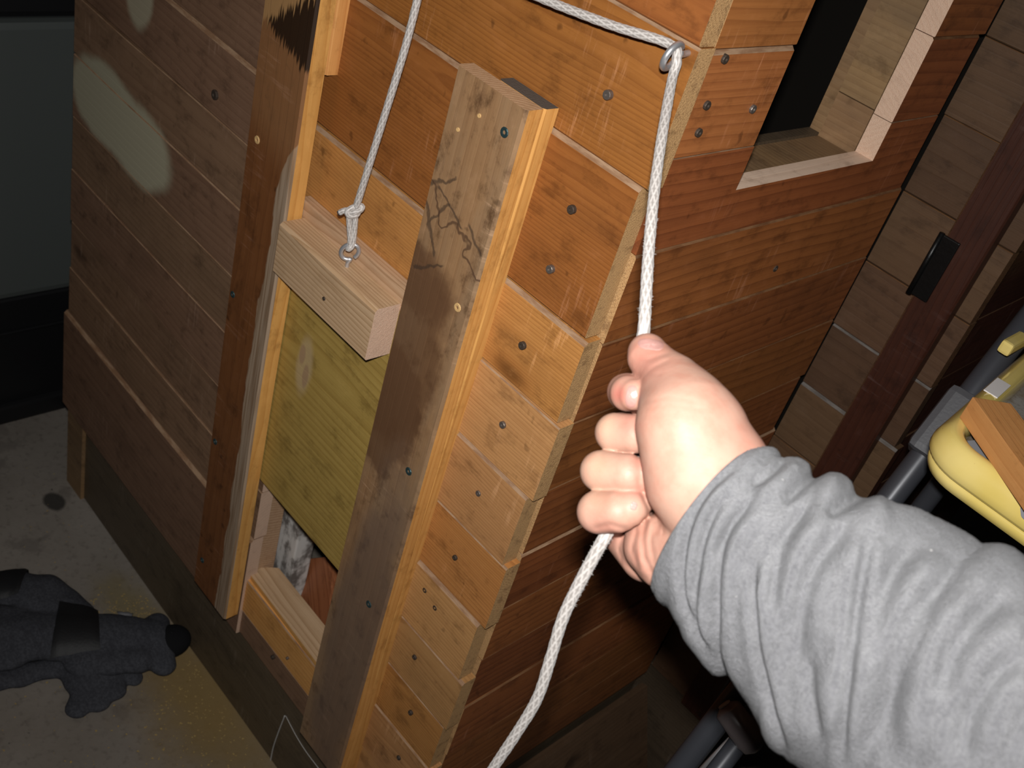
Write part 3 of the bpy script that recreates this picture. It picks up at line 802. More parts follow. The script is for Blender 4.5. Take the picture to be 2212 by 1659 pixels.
for pts, dep, wid in (
        (((1380, 1035), (1395, 1085), (1418, 1120), (1432, 1150)), 1.0, 5),
        (((1405, 1110), (1420, 1130), (1418, 1150)), 1.0, 6), (((1395, 1125), (1388, 1165), (1392, 1205), (1415, 1250)), 1.3, 7),
        (((1412, 1128), (1404, 1170), (1412, 1215)), 0.9, 6), (((1375, 1150), (1366, 1185), (1378, 1225)), 0.9, 6),
        (((1343, 1163), (1336, 1185), (1345, 1208)), 0.8, 5), (((1352, 1218), (1395, 1250)), 0.5, 6),
        (((1376, 792), (1400, 800), (1440, 780)), 0.35, 5), (((1372, 770), (1402, 776), (1440, 764)), 0.4, 5), (((1380, 805), (1425, 808)), 0.3, 5),
        (((1392, 870), (1440, 858), (1500, 866)), 0.35, 6), (((1392, 884), (1450, 872), (1520, 884)), 0.3, 6), (((1385, 900), (1440, 893)), 0.3, 6),
        (((1374, 935), (1378, 1000), (1395, 1060)), 0.25, 5),
        (((1290, 1140), (1318, 1133), (1350, 1142)), 0.8, 6)):
    f += groove(pts, dep, wid)
V, F = surface_net(f, lo, H)
V = relax_verts(V, F, 2, 0.45)
# keep only the connected skin (cut where the sleeve hides it)
RT = R.T
def to_world(V): return V @ R + CAM
Uv = V[:, 0] / V[:, 2] * FPX + 1106; Vp = V[:, 1] / V[:, 2] * FPX + 829.5
def spot(u, v, r): return np.exp(-((Uv - u) ** 2 + (Vp - v) ** 2) / r ** 2)
red = 1.0 * spot(1338, 852, 20) + 0.35 * spot(1345, 925, 26) + 0.45 * spot(1365, 920, 22) + 0.5 * spot(1378, 1060, 24) + 0.5 * spot(1375, 1010, 22) + 0.35 * spot(1395, 800, 50) \
    + 0.4 * spot(1300, 1150, 40) + 0.3 * spot(1380, 1200, 60) + 0.35 * spot(1400, 760, 40) + 0.25 * spot(1620, 960, 60)
pale = 0.8 * spot(1310, 915, 30) + 0.7 * spot(1290, 1000, 34) + 0.5 * spot(1285, 1075, 30)
Vw = to_world(V)
t = NT('skin')
at_ = t.n('ShaderNodeAttribute', attribute_name='redness'); at2 = t.n('ShaderNodeAttribute', attribute_name='paleness')
tc = t.n('ShaderNodeTexCoord').outputs['Object']
n1 = t.noise(tc, 90.0, 4.0, 0.6); n2 = t.noise(tc, 900.0, 3.0, 0.6)
c = t.mix(t.ramp(n1, 0.35, 0.7), (0.44, 0.258, 0.192), (0.42, 0.215, 0.156))
c = t.mix(t.math('MULTIPLY', at2.outputs['Fac'], 0.6, clamp=True), c, (0.46, 0.31, 0.20))
c = t.mix(t.math('MULTIPLY', at_.outputs['Fac'], 0.75, clamp=True), c, (0.44, 0.13, 0.10))
t.base(c, 0.52, 0.33)
t.bsdf.inputs['Subsurface Weight'].default_value = 0.04
t.bsdf.inputs['Subsurface Radius'].default_value = (0.006, 0.002, 0.001)
t.bsdf.inputs['Subsurface Scale'].default_value = 0.3
t.bump(t.math('MULTIPLY_ADD', n2, 0.7, t.noise(t.vmath('MULTIPLY', tc, (300.0, 300.0, 300.0)), 1.0, 2.0)), 0.25, 0.0004)
SKIN = t.m
cc = Vw.mean(0)
me = new_mesh('person', Vw - cc, F, SKIN, smooth=True)
for nm, arr in (('redness', red), ('paleness', pale)):
    a = me.attributes.new(nm, 'FLOAT', 'POINT'); a.data.foreach_set('value', np.clip(arr, 0, 1).astype(np.float32))
person = part('person', me, None, Matrix.Translation(Vector(cc)))
tag(person, 'right hand and forearm in a grey fleece sleeve, fist pulling the white cord', 'person')

# fingernails: plates that follow the finger they lie on
NAILM = NT('fingernail'); NAILM.base((0.42, 0.225, 0.195), 0.25, 0.5); NAILM = NAILM.m
def surf_depth(u, v):
    Zs = np.arange(lo[2], hi[2] - 0.002, 0.0004)
    q = np.stack([(u - 1106) / FPX * Zs, (v - 829.5) / FPX * Zs, Zs], 1)
    ii = np.clip(((q - lo) / H), 0, nn - 1.001); i0 = np.floor(ii).astype(int); fr_ = ii - i0
    val = 0
    for dx in (0, 1):
        for dy in (0, 1):
            for dz in (0, 1):
                wgt = np.abs(1 - dx - fr_[:, 0]) * np.abs(1 - dy - fr_[:, 1]) * np.abs(1 - dz - fr_[:, 2])
                val = val + wgt * f[i0[:, 0] + dx, i0[:, 1] + dy, i0[:, 2] + dz]
    k = np.argmax(val < 0)
    return Zs[k] if val[k] < 0 else None
def nail(u0, v0, ax, ay, ang, power=2.6):
    ca, sa = math.cos(ang), math.sin(ang)
    rings_, seg = 7, 28
    uv = [(0, 0)] + [((k / rings_), 2 * math.pi * s / seg) for k in range(1, rings_ + 1) for s in range(seg)]
    pts = []
    last = None
    for (k, a) in uv:
        cx, sy = math.cos(a), math.sin(a)
        e = (abs(cx) ** power + abs(sy) ** power) ** (-1 / power)
        x, y = k * e * cx * ax, k * e * sy * ay
        if k == 0: x = y = 0
        u, v = u0 + ca * x - sa * y, v0 + sa * x + ca * y
        Z = surf_depth(u, v)
        if Z is None: Z = last
        last = Z
        lift = 0.00045 if k < 0.95 else -0.0002
        pts.append(cpt(u, v, Z - lift))
    Fq = []
    for s in range(seg): Fq.append((0, 1 + s, 1 + (s + 1) % seg))
    for k in range(rings_ - 1):
        for s in range(seg):
            s2 = (s + 1) % seg
            Fq.append((1 + k * seg + s, 1 + (k + 1) * seg + s, 1 + (k + 1) * seg + s2, 1 + k * seg + s2))
    Vn = to_world(np.array(pts)); Vn, Mw = centred(Vn)
    part('fingernail', new_mesh('fingernail', Vn, [tuple(reversed(q)) for q in Fq], NAILM, smooth=True), person, Mw)
nail(1406, 744, 31, 13, 0.12)
nail(1364, 857, 14, 27, 0.12)
nail(1369, 1093, 8, 10, 0.3)

# ------------------------------------------------------------------ fleece sleeve
CREASES = (
    (((1600, 1000), (1530, 1060), (1488, 1140), (1474, 1230), (1484, 1310), (1520, 1400)), 2.4, 7),
    (((1560, 1075), (1526, 1150), (1508, 1240), (1510, 1340), (1545, 1440)), 2.2, 7),
    (((1625, 1080), (1575, 1140), (1552, 1220), (1548, 1330), (1560, 1440), (1620, 1560)), 2.8, 8),
    (((1634, 1210), (1628, 1290), (1640, 1400), (1664, 1500), (1695, 1625)), 3.2, 7),
    (((1760, 1080), (1700, 1160), (1676, 1240), (1664, 1340)), 2.6, 14),
    (((1850, 1120), (1790, 1180), (1745, 1250), (1725, 1340), (1722, 1440)), 3.2, 18),
    (((1875, 1165), (1858, 1270), (1842, 1400), (1826, 1540), (1818, 1660)), 2.6, 10),
    (((1990, 1160), (1930, 1240), (1890, 1340), (1880, 1450)), 3.0, 20),
    (((2060, 1240), (1990, 1310), (1940, 1410), (1920, 1540), (1920, 1660)), 3.4, 22),
    (((2190, 1280), (2120, 1330), (2060, 1410), (2030, 1520)), 3.0, 22),
    (((2212, 1400), (2140, 1470), (2090, 1560), (2080, 1660)), 3.0, 20),
    (((1700, 985), (1668, 1020), (1622, 1050)), 2.0, 9),
    (((1790, 1005), (1740, 1040), (1690, 1090)), 2.4, 12),
    (((1900, 1050), (1840, 1080), (1780, 1120)), 2.6, 14),
    (((1750, 1420), (1752, 1500), (1768, 1600)), 2.2, 12),
)
ax_pts = [cpt(1534, 1127, .487), cpt(1720, 1266, .465), cpt(1912, 1410, .443), cpt(2232, 1648, .410), cpt(2560, 1894, .385)]
axis, s_ = resample(spline(ax_pts, 12), 0.0007)
Ltot = s_[-1]
rad = np.interp(s_, [0, .05, .085, .16, .23, Ltot], [.0425, .0525, .0600, .0740, .084, .088])
SEG = 260
Tn = np.gradient(axis, axis=0); Tn /= np.linalg.norm(Tn, axis=1)[:, None]
view = -axis / np.linalg.norm(axis, axis=1)[:, None]
Nn = view - Tn * (view * Tn).sum(1)[:, None]; Nn /= np.linalg.norm(Nn, axis=1)[:, None]     # towards the eye of the photographer
Bn = np.cross(Tn, Nn)
th = np.linspace(0, 2 * math.pi, SEG, endpoint=False)
S, TH = np.meshgrid(s_, th, indexing='ij')
D = np.zeros_like(S)
rs = np.random.RandomState(5)
# folds: rings of cloth pushed up the arm, each running across at its own slant
folds = [(.018, .006, .3, .0025), (.040, .010, .5, .0035), (.062, .016, .6, .0035), 
         (.090, .024, .4, .0050), (.108, .015, .9, .0045), (.128, .026, .2, .0050), (.150, .020, .6, .0045), (.175, .02, .1, .004)]
for (s0, sl, phs, dp) in folds:
    c0 = s0 + sl * np.sin(TH - 0.6 + phs) + 0.004 * np.sin(2 * TH + phs * 5) + 0.0015 * np.sin(5 * TH + phs * 9)
    env = 0.55 + 0.45 * np.sin(TH * 1.0 + phs * 4 + s0 * 40)
    wdt = 0.0022 + 0.012 * s0
    x = (S - c0) / wdt
    D -= dp * 0.62 * env * np.exp(-np.abs(x) ** 1.5)
    D += dp * 0.55 * env * np.exp(-((S - c0 - 2.4 * wdt) / (wdt * 2.1)) ** 2)
for _ in range(16):                                                            # oblique drags
    s0, t0 = rs.uniform(.02, Ltot), rs.uniform(0, 2 * math.pi)
    dth = np.angle(np.exp(1j * (TH - t0)))
    sl = rs.uniform(-.03, .03)
    D += rs.uniform(.0008, .0022) * np.exp(-(dth / rs.uniform(.5, 1.0)) ** 2) * np.cos((S - s0 - sl * dth) / rs.uniform(.006, .011)) * np.exp(-((S - s0) / .03) ** 2)
D *= np.clip(S / 0.012, 0, 1) ** 0.6
D += 0.00012 * rs.randn(*S.shape)
hem = 0.0016 * np.exp(-((S - 0.0045) / 0.0035) ** 2)
D += hem
Rr = rad[:, None] + D
Vs = axis[:, None, :] + Rr[..., None] * (np.cos(TH)[..., None] * Nn[:, None, :] + np.sin(TH)[..., None] * Bn[:, None, :])
Vs = Vs.reshape(-1, 3)
ns_ = len(s_)
# the deep creases of the photographed sleeve, pressed into the cloth
outw = (np.cos(TH)[..., None] * Nn[:, None, :] + np.sin(TH)[..., None] * Bn[:, None, :]).reshape(-1, 3)
us = Vs[:, 0] / Vs[:, 2] * FPX + 1106; vs_ = Vs[:, 1] / Vs[:, 2] * FPX + 829.5
near = (np.cos(TH) > -0.35).reshape(-1)
for pts, dep, wid in CREASES:
    wid = wid * 1.25
    sm_ = spline([(a, b_, 0) for a, b_ in pts], 6)[:, :2]
    d = np.full(len(us), 1e9); prog = np.zeros(len(us))
    for j in range(len(sm_) - 1):
        (x0, y0), (x1, y1) = sm_[j], sm_[j + 1]
        dx, dy = x1 - x0, y1 - y0
        tq = np.clip(((us - x0) * dx + (vs_ - y0) * dy) / (dx * dx + dy * dy), 0, 1)
        dd = np.hypot(us - x0 - tq * dx, vs_ - y0 - tq * dy)
        m_ = dd < np.abs(d)
        sg = np.sign((us - x0) * dy - (vs_ - y0) * dx); sg[sg == 0] = 1
        d = np.where(m_, dd * sg, d); prog = np.where(m_, (j + tq) / (len(sm_) - 1), prog)
    fade = np.clip(np.minimum(prog, 1 - prog) * 5 + 0.12, 0, 1) * near
    val = -np.exp(-(d / wid) ** 2) + 0.75 * np.exp(-((d - 2.6 * wid) / (2.0 * wid)) ** 2) + 0.35 * np.exp(-((d + 2.2 * wid) / (1.8 * wid)) ** 2)
    Vs += outw * (val * fade * dep * 1.55 * mm)[:, None]
inner = []
for (dr, ds) in ((-0.0012, -0.0010), (-0.0032, -0.0006), (-0.0042, 0.002), (-0.0048, 0.012), (-0.0055, 0.03)):   # hem turns inwards
    a = axis[0] + Tn[0] * ds
    inner.append(a + (rad[0] + dr) * (np.cos(th)[:, None] * Nn[0] + np.sin(th)[:, None] * Bn[0]))
Vs = np.vstack([Vs] + inner + [axis[-1][None, :]])
i = np.arange(ns_ - 1)[:, None] * SEG; k = np.arange(SEG)[None, :]; k2 = (k + 1) % SEG
Fs = np.stack([i + k, i + SEG + k, i + SEG + k2, i + k2], -1).reshape(-1, 4).tolist()
prev = 0
for j in range(5):
    b = ns_ * SEG + j * SEG
    Fs += [(prev + q, prev + (q + 1) % SEG, b + (q + 1) % SEG, b + q) for q in range(SEG)]
    prev = b
tip = ns_ * SEG + 5 * SEG; lb = (ns_ - 1) * SEG
Fs += [(lb + q, tip, lb + (q + 1) % SEG) for q in range(SEG)]
t = NT('grey_fleece')
tc = t.n('ShaderNodeTexCoord').outputs['Object']
n1 = t.noise(tc, 700.0, 4.0, 0.75); n2 = t.noise(tc, 160.0, 4.0, 0.6); n3 = t.noise(tc, 1500.0, 2.0, 0.6)
c = t.mix(t.ramp(n1, 0.30, 0.72), (0.088, 0.088, 0.096), (0.165, 0.165, 0.176))
c = t.mix(t.math('MULTIPLY', t.ramp(n2, 0.4, 0.65), 0.45), c, (0.165, 0.165, 0.176))
lint = t.noise(tc, 240.0, 1.0)
c = t.mix(t.ramp(t.noise(tc, 420.0, 1.0), 0.815, 0.83), c, (0.75, 0.73, 0.70))
t.base(c, 0.95, 0.1)
t.bsdf.inputs['Sheen Weight'].default_value = 0.35; t.bsdf.inputs['Sheen Roughness'].default_value = 0.5
t.bump(t.math('MULTIPLY_ADD', n3, 0.5, t.math('MULTIPLY_ADD', n2, 0.8, n1)), 0.9, 0.0022)
FLEECE = t.m
Vsw = to_world(Vs); Vsw, Mw = centred(Vsw)
sl_ = part('sleeve', new_mesh('sleeve', Vsw, Fs, FLEECE, smooth=True), person, Mw)

# ------------------------------------------------------------------ the cord
t = NT('white_braided_cord')
ga_ = t.n('ShaderNodeAttribute', attribute_name='groove')
t.base(t.mix(ga_.outputs['Fac'], (0.60, 0.56, 0.53), (0.28, 0.25, 0.23)), 0.45, 0.5)  # braid gaps coloured darker, for dirt and for shade between strands
t.bsdf.inputs['Sheen Weight'].default_value = 0.2
CORD = t.m
rope = thing('pull_cord', (eyec[0], eyec[1], eyec[2]), 'white braided cord tied to the hatch eye, run through the corner eye into the fist', 'cord')
RR = 0.0031
def cord(name, pts, r=RR, parent=rope, seg=24, step=0.0009, spl=10, lumps=True):
    Pp, s = resample(spline(pts, spl), step)
    a = np.linspace(0, 2 * math.pi, seg, endpoint=False)
    A, S_ = np.meshgrid(a, s, indexing='xy')
    n = 6
    pit = 0.0115
    g1 = np.cos(n * A + 2 * math.pi * S_ / pit); g2 = np.cos(n * A - 2 * math.pi * S_ / pit)
    g = np.maximum(np.maximum(g1, 0) ** .7, np.maximum(g2, 0) ** .7)
    rr = r * (0.93 + 0.12 * g + 0.015 * np.sin(S_ * 170))
    V, F = tube_data(Pp, rr, seg)
    V, Mw = centred(V)
    me = new_mesh(name, V, F, CORD, smooth=True)
    at_g = me.attributes.new('groove', 'FLOAT', 'POINT')
    at_g.data.foreach_set('value', np.r_[np.clip(1 - 1.15 * g, 0, 1).reshape(-1), 0.3, 0.3].astype(np.float32))
    return part(name, me, parent, Mw)
kn = np.array([eyec[0], eyec[1], eyec[2]])
up = EZ; sd_ = nrm(R[0])
knot_top = fr(768, 455, eyec[1])
W0 = at(1312, 1150, .507)
hd = nrm(np.cross(EZ, W0 - CAM)); vn = np.cross(hd, EZ)
def hang(u, v):
    r = ray(u, v); return CAM + r * (((W0 - CAM) @ vn) / (r @ vn))
fist = [at(1392, 700, .5365), at(1386, 745, .5395), at(1388, 830, .5380), at(1392, 930, .5330), at(1380, 1020, .5280), at(1340, 1100, .5170), at(1313, 1148, .5085)]
tailp = [hang(*k) for k in ((1265, 1235), (1218, 1330), (1190, 1420), (1160, 1510), (1112, 1590), (1066, 1659), (1030, 1720), (985, 1800))]
tailp.append(tailp[-1] + np.array([0.004, 0.004, -0.12]))
span1 = [knot_top + EZ * 0.004, knot_top * 0.66 + eyec3 * 0.34 + EZ * 0.0, knot_top * 0.33 + eyec3 * 0.67, eyec3 + np.array([-0.006, 0, -0.012]), eyec3 + np.array([0.0, 0, 0.0045])]
e2 = eyec2 + np.array([0.0, 0.0, 0.0035])
span2 = [eyec3 + np.array([0.012, -0.001, 0.001]), eyec3 * 0.6 + e2 * 0.4 - EZ * 0.003, eyec3 * 0.25 + e2 * 0.75 - EZ * 0.001, e2 + np.array([-0.006, 0.001, 0.002]), e2 + np.array([0.005, -0.001, -0.004])]
f0 = e2 + np.array([0.010, -0.006, -0.014])
span3 = [f0] + [f0 * (1 - q) + fist[0] * q + hd * 0.003 * math.sin(q * 3.1) for q in (0.25, 0.5, 0.75)]
cord('cord', span1 + span2 + span3 + fist + tailp)
# knot: a loop through the eye, two wraps and a short end
K = lambda a, b, c_=0.0: knot_top + sd_ * a * mm + EZ * b * mm - EY * c_ * mm
e0 = eyec + EZ * 0.0062
cord('knot', [K(0.5, -1), e0 + sd_ * .0013 + EZ * .004, e0 + sd_ * .0016 - EY * .003 - EZ * 0.002, e0 - sd_ * .0016 - EY * .001 - EZ * 0.0025, e0 - sd_ * .0013 + EZ * .004, K(-2.5, -5, 3),
              K(2.5, -1.5, 5), K(5.2, 1, 1), K(3.5, 4.5, -2), K(-1.5, 4, 0.5), K(-4, 0.5, 4), K(-1, -4, 5.5), K(3.2, -4.5, 3), K(2, 0, -1), K(-4, 1, 0), K(-9, 0.2, 2), K(-12.5, -2.0, 2)], 0.0026, spl=6)
tube('singed_end', rope, np.array([K(-12.2, -1.9, 2), K(-13.6, -2.6, 2)]), 0.0024, plain('singed_cord', (0.04, 0.03, 0.03), 0.6), 10)
# fuzz where the cord has been rubbed
fv, ff = [], []
src = resample(spline([W0] + tailp[:2], 10), 0.0006)[0]
src2 = resample(spline(span3 + fist[:1], 10), 0.0006)[0]
for srcP, cnt, a0, a1 in ((src, 170, 0.02, 0.85), (src2, 110, 0.62, 0.98)):
    for _ in range(cnt):
        q = srcP[int(len(srcP) * random.uniform(a0, a1))]
        side = -hd * random.uniform(0.3, 1) + vn * random.uniform(-0.9, 0.9) + EZ * random.uniform(-0.4, 0.5)
        if random.random() < 0.25: side = side * np.array([-1, -1, 1])
        side = nrm(side); b = q + side * RR * 0.95; tp = b + side * random.uniform(0.0005, 0.0018) + EZ * random.uniform(-0.001, 0.001)
        o_ = nrm(np.cross(side, [0.3, 0.5, 0.8])) * 0.00009; o2 = nrm(np.cross(side, o_)) * 0.00009
        n = len(fv); fv += [b + o_, b - o_ * .5 + o2, b - o_ * .5 - o2, tp]
        ff += [(n, n + 1, n + 3), (n + 1, n + 2, n + 3), (n + 2, n, n + 3)]
fv = np.array(fv); fv, Mw = centred(fv)
fz = part('frayed_fibres', new_mesh('frayed_fibres', fv, ff, CORD), rope, Mw); fz['kind'] = 'stuff'

# ------------------------------------------------------------------ yellow-rimmed stand at the right
t = NT('yellow_gloss_enamel')
tc = t.n('ShaderNodeTexCoord').outputs['Object']
n1 = t.noise(tc, 22.0, 4.0); n2 = t.noise(tc, 130.0, 2.0)
c = t.mix(t.ramp(n1, 0.3, 0.75), (0.80, 0.61, 0.16), (0.86, 0.68, 0.24))
c = t.mix(t.ramp(n2, 0.76, 0.79), c, (0.35, 0.13, 0.02))
t.base(c, 0.16, 0.5); t.bsdf.inputs['Coat Weight'].default_value = 0.6; t.bsdf.inputs['Coat Roughness'].default_value = 0.06
YEL = t.m
GREYT = plain('dark_grey_tube', (0.055, 0.058, 0.068), 0.38, 0.2, bump=(40, 0.1))
GREYP = plain('grey_plastic', (0.075, 0.075, 0.082), 0.5, bump=(300, 0.2))
stand = thing('work_stand', (0.42, 0.5, 0), 'yellow glossy-rimmed tray stand on slanting dark grey tube legs, right of the coop', 'stand')
ZT = 0.906
KS = 0.853
def rr_path(off, z, n=10):
    """rounded tray outline, pulled in by off"""
    L0 = np.array([0.209, 0.178]); u1 = nrm((-0.085, 1.0)); u2 = nrm((1.0, 0.0))
    Wd, Dp, rc = 0.40, 0.53, 0.043
    P4 = [L0 + u1 * Dp, L0, L0 + u2 * Wd, L0 + u2 * Wd + u1 * Dp]
    out = []
    ctr = np.mean(P4, 0)
    for i_, p in enumerate(P4):
        a = nrm(P4[i_ - 1] - p); b = nrm(P4[(i_ + 1) % 4] - p)
        bis = nrm(a + b); half = math.acos(np.clip(a @ b, -1, 1)) / 2
        r_ = rc - off
        c_ = p + bis * (off / math.sin(half)) + bis * (r_ / math.sin(half))
        a0 = -np.array([-b[1], b[0]]) if ((b[0] * a[1] - b[1] * a[0]) > 0) else np.array([-b[1], b[0]])
        na = np.array([a[1], -a[0]]); na = na if na @ bis < 0 else -na
        nb = np.array([b[1], -b[0]]); nb = nb if nb @ bis < 0 else -nb
        for q in range(n + 1):
            tt = q / n; v = nrm(na * math.cos(tt * math.pi / 2) + nb * math.sin(tt * math.pi / 2)) if True else na
            out.append((*(c_ + v * r_), z))
    return np.array(out)
def lip(name, prof, mat, parent=stand):
    rings_ = [rr_path(o_ * KS, ZT + (z_ - ZT) * KS) for o_, z_ in prof]
    n = len(rings_[0]); m = len(rings_)
    V = np.vstack(rings_); F = []
    for j in range(m):
        j2 = (j + 1) % m
        for q in range(n):
            q2 = (q + 1) % n
            F.append((j * n + q, j * n + q2, j2 * n + q2, j2 * n + q))
    V, Mw = centred(V)
    return part(name, new_mesh(name, V, F, mat, smooth=True), parent, Mw)
lip('rim', [(0.0, ZT - 0.010), (0.0, ZT - 0.003), (0.003, ZT + 0.006), (0.0075, ZT + 0.0125), (0.0105, ZT + 0.0152), (0.014, ZT + 0.016), (0.019, ZT + 0.0155), (0.0225, ZT + 0.0135), (0.0255, ZT + 0.008), (0.0265, ZT), (0.0265, ZT - 0.012), (0.018, ZT - 0.0145), (0.006, ZT - 0.0145), (0.002, ZT - 0.0135)], YEL)
lip('lower_rim', [(0.0045, ZT - 0.0155), (0.0045, ZT - 0.022), (0.007, ZT - 0.028), (0.012, ZT - 0.031), (0.030, ZT - 0.031), (0.030, ZT - 0.0155)], YEL)
t = NT('stained_grey_tray')
tc = t.n('ShaderNodeTexCoord').outputs['Object']
n1 = t.noise(tc, 26.0, 5.0, 0.6); n2 = t.noise(tc, 400.0, 3.0)
c = t.mix(t.ramp(n1, 0.4, 0.6), (0.20, 0.16, 0.115), (0.29, 0.27, 0.25)); c = t.mix(t.math('MULTIPLY', t.ramp(n2, 0.5, 0.7), 0.4), c, (0.12, 0.09, 0.06))
t.base(c, 0.6, 0.4); TRAY = t.m
tb = rr_path(0.022, ZT - 0.004)
Vt = np.vstack([tb, tb - np.array([0, 0, 0.012])]); n = len(tb)
Ft = [tuple(range(n)), tuple(range(2 * n - 1, n - 1, -1))] + [(q, q + n, (q + 1) % n + n, (q + 1) % n) for q in range(n)]
Vt, Mw = centred(Vt); part('tray', new_mesh('tray', Vt, Ft, TRAY), stand, Mw)
LG = plain('light_grey_plate', (0.33, 0.34, 0.37), 0.5)
spp = hz(2172, 1010, ZT + 0.003)
box('slide_plate', stand, (spp[0] + 0.03, spp[1] + 0.03, ZT + 0.001), (0.10, 0.13, 0.006), LG, axes=(nrm((0.93, -0.35, 0)), nrm((0.35, 0.93, 0)), EZ), bev=0.001)
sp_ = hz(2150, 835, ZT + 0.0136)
box('white_patch', stand, (sp_[0] + 0.002, sp_[1], ZT + 0.0136), (0.013, 0.036, 0.0012), plain('patch_white', (0.80, 0.76, 0.74), 0.35), axes=(nrm((1, 0.085, 0)), nrm((-0.085, 1, 0)), EZ), bev=0.0004)  # plain flat white patch on the left rim
cl = hz(2190, 742, ZT + 0.018)
box('clip', stand, (cl[0], cl[1], ZT + 0.018), (0.012, 0.042, 0.013), YEL, bev=0.003)
# legs
d = nrm(np.array([.021, -.25, -.306])); q0 = np.array([.178, .385, .855])
a_ = q0 - d * 0.42; b_ = q0 + d * 1.055
tube('leg', stand, np.array([a_, q0, b_]), 0.0125, GREYT, 20)
off = np.array([0.027, 0.004, -0.004])
tube('leg', stand, np.array([q0 + d * 0.06 + off, b_ + off]), 0.0095, GREYT, 20)
box('joint', stand, q0 + d * 0.03, (0.036, 0.040, 0.075), GREYP, axes=(nrm(np.cross(d, EZ)), nrm(np.cross(d, np.cross(d, EZ))), d), bev=0.008)
tube('leg', stand, np.array([[0.50, 0.60, 0.87], [0.60, 0.02, 0.03]]), 0.0125, GREYT, 16)
tube('crossbar', stand, np.array([b_ + d * -0.06, b_ + d * -0.06 + np.array([0.40, 0.02, 0.02])]), 0.010, GREYT, 14)
kb = at(1594, 1562, 0.98)
kd = nrm(R[0] * 0.55 + R[1] * 0.75 - R[2] * 0.15)
t = NT('smoky_plastic'); t.base((0.15, 0.125, 0.125), 0.3, 0.5); SMK = t.m
Pk = np.array([kb - kd * .020, kb - kd * .0165, kb - kd * .015, kb + kd * .018, kb + kd * .026, kb + kd * .030])
tube('knob', stand, Pk, np.array([.006, .012, .0135, .0145, .012, .005]), SMK, 20)
tube('knob_ring', stand, np.array([kb - kd * .0215, kb - kd * .0195]), 0.0065, plain('worn_grey_ring', (0.35, 0.32, 0.30), 0.5), 16)
ra, rb_ = at(1592, 1582, 1.02), at(1480, 1700, 1.06)
tube('rod', stand, np.array([ra, rb_]), 0.003, METAL, 10)

# offcut lying on the tray
off_d = nrm(np.array([0.08, -0.060, 0])); off_s = nrm(np.array([0.060, 0.08, 0]))
tp = hz(2101, 857, ZT + 0.0136 + 0.0213)
oc = tp + off_d * 0.135 + off_s * 0.018 - EZ * 0.01065
ob = box('wood_offcut', None, oc, (0.27, 0.036, 0.0213), W_OFFCUT, axes=(off_d, off_s, EZ), bev=0.0006)
tag(ob, 'fresh reddish-yellow wood offcut lying across the yellow-rimmed tray', 'wood')

# ------------------------------------------------------------------ plywood leaning at the foot of the side wall
W_SCRAP = wood('dark_scrap_plywood', (0.13, 0.075, 0.042), (0.075, 0.042, 0.024), contrast=0.5, scrape=0.3, knots=0.1, blotch=0.5)
t0, t1 = np.array([0.010, 0.452, 0.172]), np.array([0.085, 0.452, 0.004])
Xs = EY; Ys = nrm(t0 - t1); Zs_ = np.cross(Xs, Ys)
ls = slab('scrap_board', None, (Xs, Ys, Zs_), (t0 + t1) / 2 - np.array([0, 0.23, 0]), [(-0.23, -0.09), (0.23, -0.09), (0.228, 0.09), (-0.20, 0.09)], 0.011, [W_SCRAP, W_SCRAP], [1, 1, 1, 1])
tag(ls, 'dark brown scrap board leaning on the coop foot below the side planks', 'board')

# ------------------------------------------------------------------ dark work gloves on the floor
def fp_(u, v, z): return hz(u, v, z)
t = NT('dark_grey_glove')
tc = t.n('ShaderNodeTexCoord').outputs['Object']
n1 = t.noise(tc, 300.0, 4.0, 0.6); n2 = t.noise(t.vmath('MULTIPLY', tc, (60.0, 160.0, 40.0)), 1.0, 3.0)
c = t.mix(t.ramp(n1, 0.35, 0.65), (0.040, 0.041, 0.048), (0.062, 0.064, 0.074)); c = t.mix(t.math('MULTIPLY', t.ramp(n2, 0.45, 0.7), 0.5), c, (0.03, 0.03, 0.036))
t.base(c, 0.9, 0.2); t.bump(n1, 0.5, 0.001); GLV = t.m
GLVB = plain('black_glove_patch', (0.006, 0.006, 0.007), 0.6, bump=(300, 0.3))
def glove(name, chains, label, k=0.008, zs=1.9, h=0.0028):
    pts = []
    cs = []
    for chn in chains:
        cq_ = []
        for (u, v, z, r) in chn:
            p = fp_(u, v, z); cq_.append((np.array([p[0], p[1], z * zs]), r))
        cs.append(cq_); pts += cq_
    A = np.array([p for p, _ in pts]); rm = max(r for _, r in pts) + 0.012
    l0 = A.min(0) - rm; h0 = A.max(0) + rm; l0[2] = 0.001
    n = np.ceil((h0 - l0) / h).astype(int)
    G = np.stack(np.meshgrid(*[np.arange(n[d_], dtype=np.float32) * h + l0[d_] for d_ in range(3)], indexing='ij'), -1).astype(np.float32)
    f_ = None
    for c_ in cs:
        g = chain(G, c_, k * .8) if len(c_) > 1 else np.linalg.norm(G - c_[0][0], axis=-1) - c_[0][1]
        f_ = g if f_ is None else smin(f_, g, k)
    f_ += 0.0018 * np.sin(G[..., 0] * 95 + G[..., 1] * 40) * np.sin(G[..., 1] * 120 - G[..., 0] * 30)
    f_[:, :, 0] = 0.001
    V_, F_ = surface_net(f_, l0, h)
    V_ = relax_verts(V_, F_, 1, 0.5)
    V_[:, 2] = np.maximum(V_[:, 2] / zs, 0.0005)
    V_, Mw_ = centred(V_)
    Mw2 = Mw_.copy()
    o_ = part(name, new_mesh(name, V_, F_, GLV, smooth=True), None, Mw2)
    return tag(o_, label, 'glove', 'work gloves on the floor')
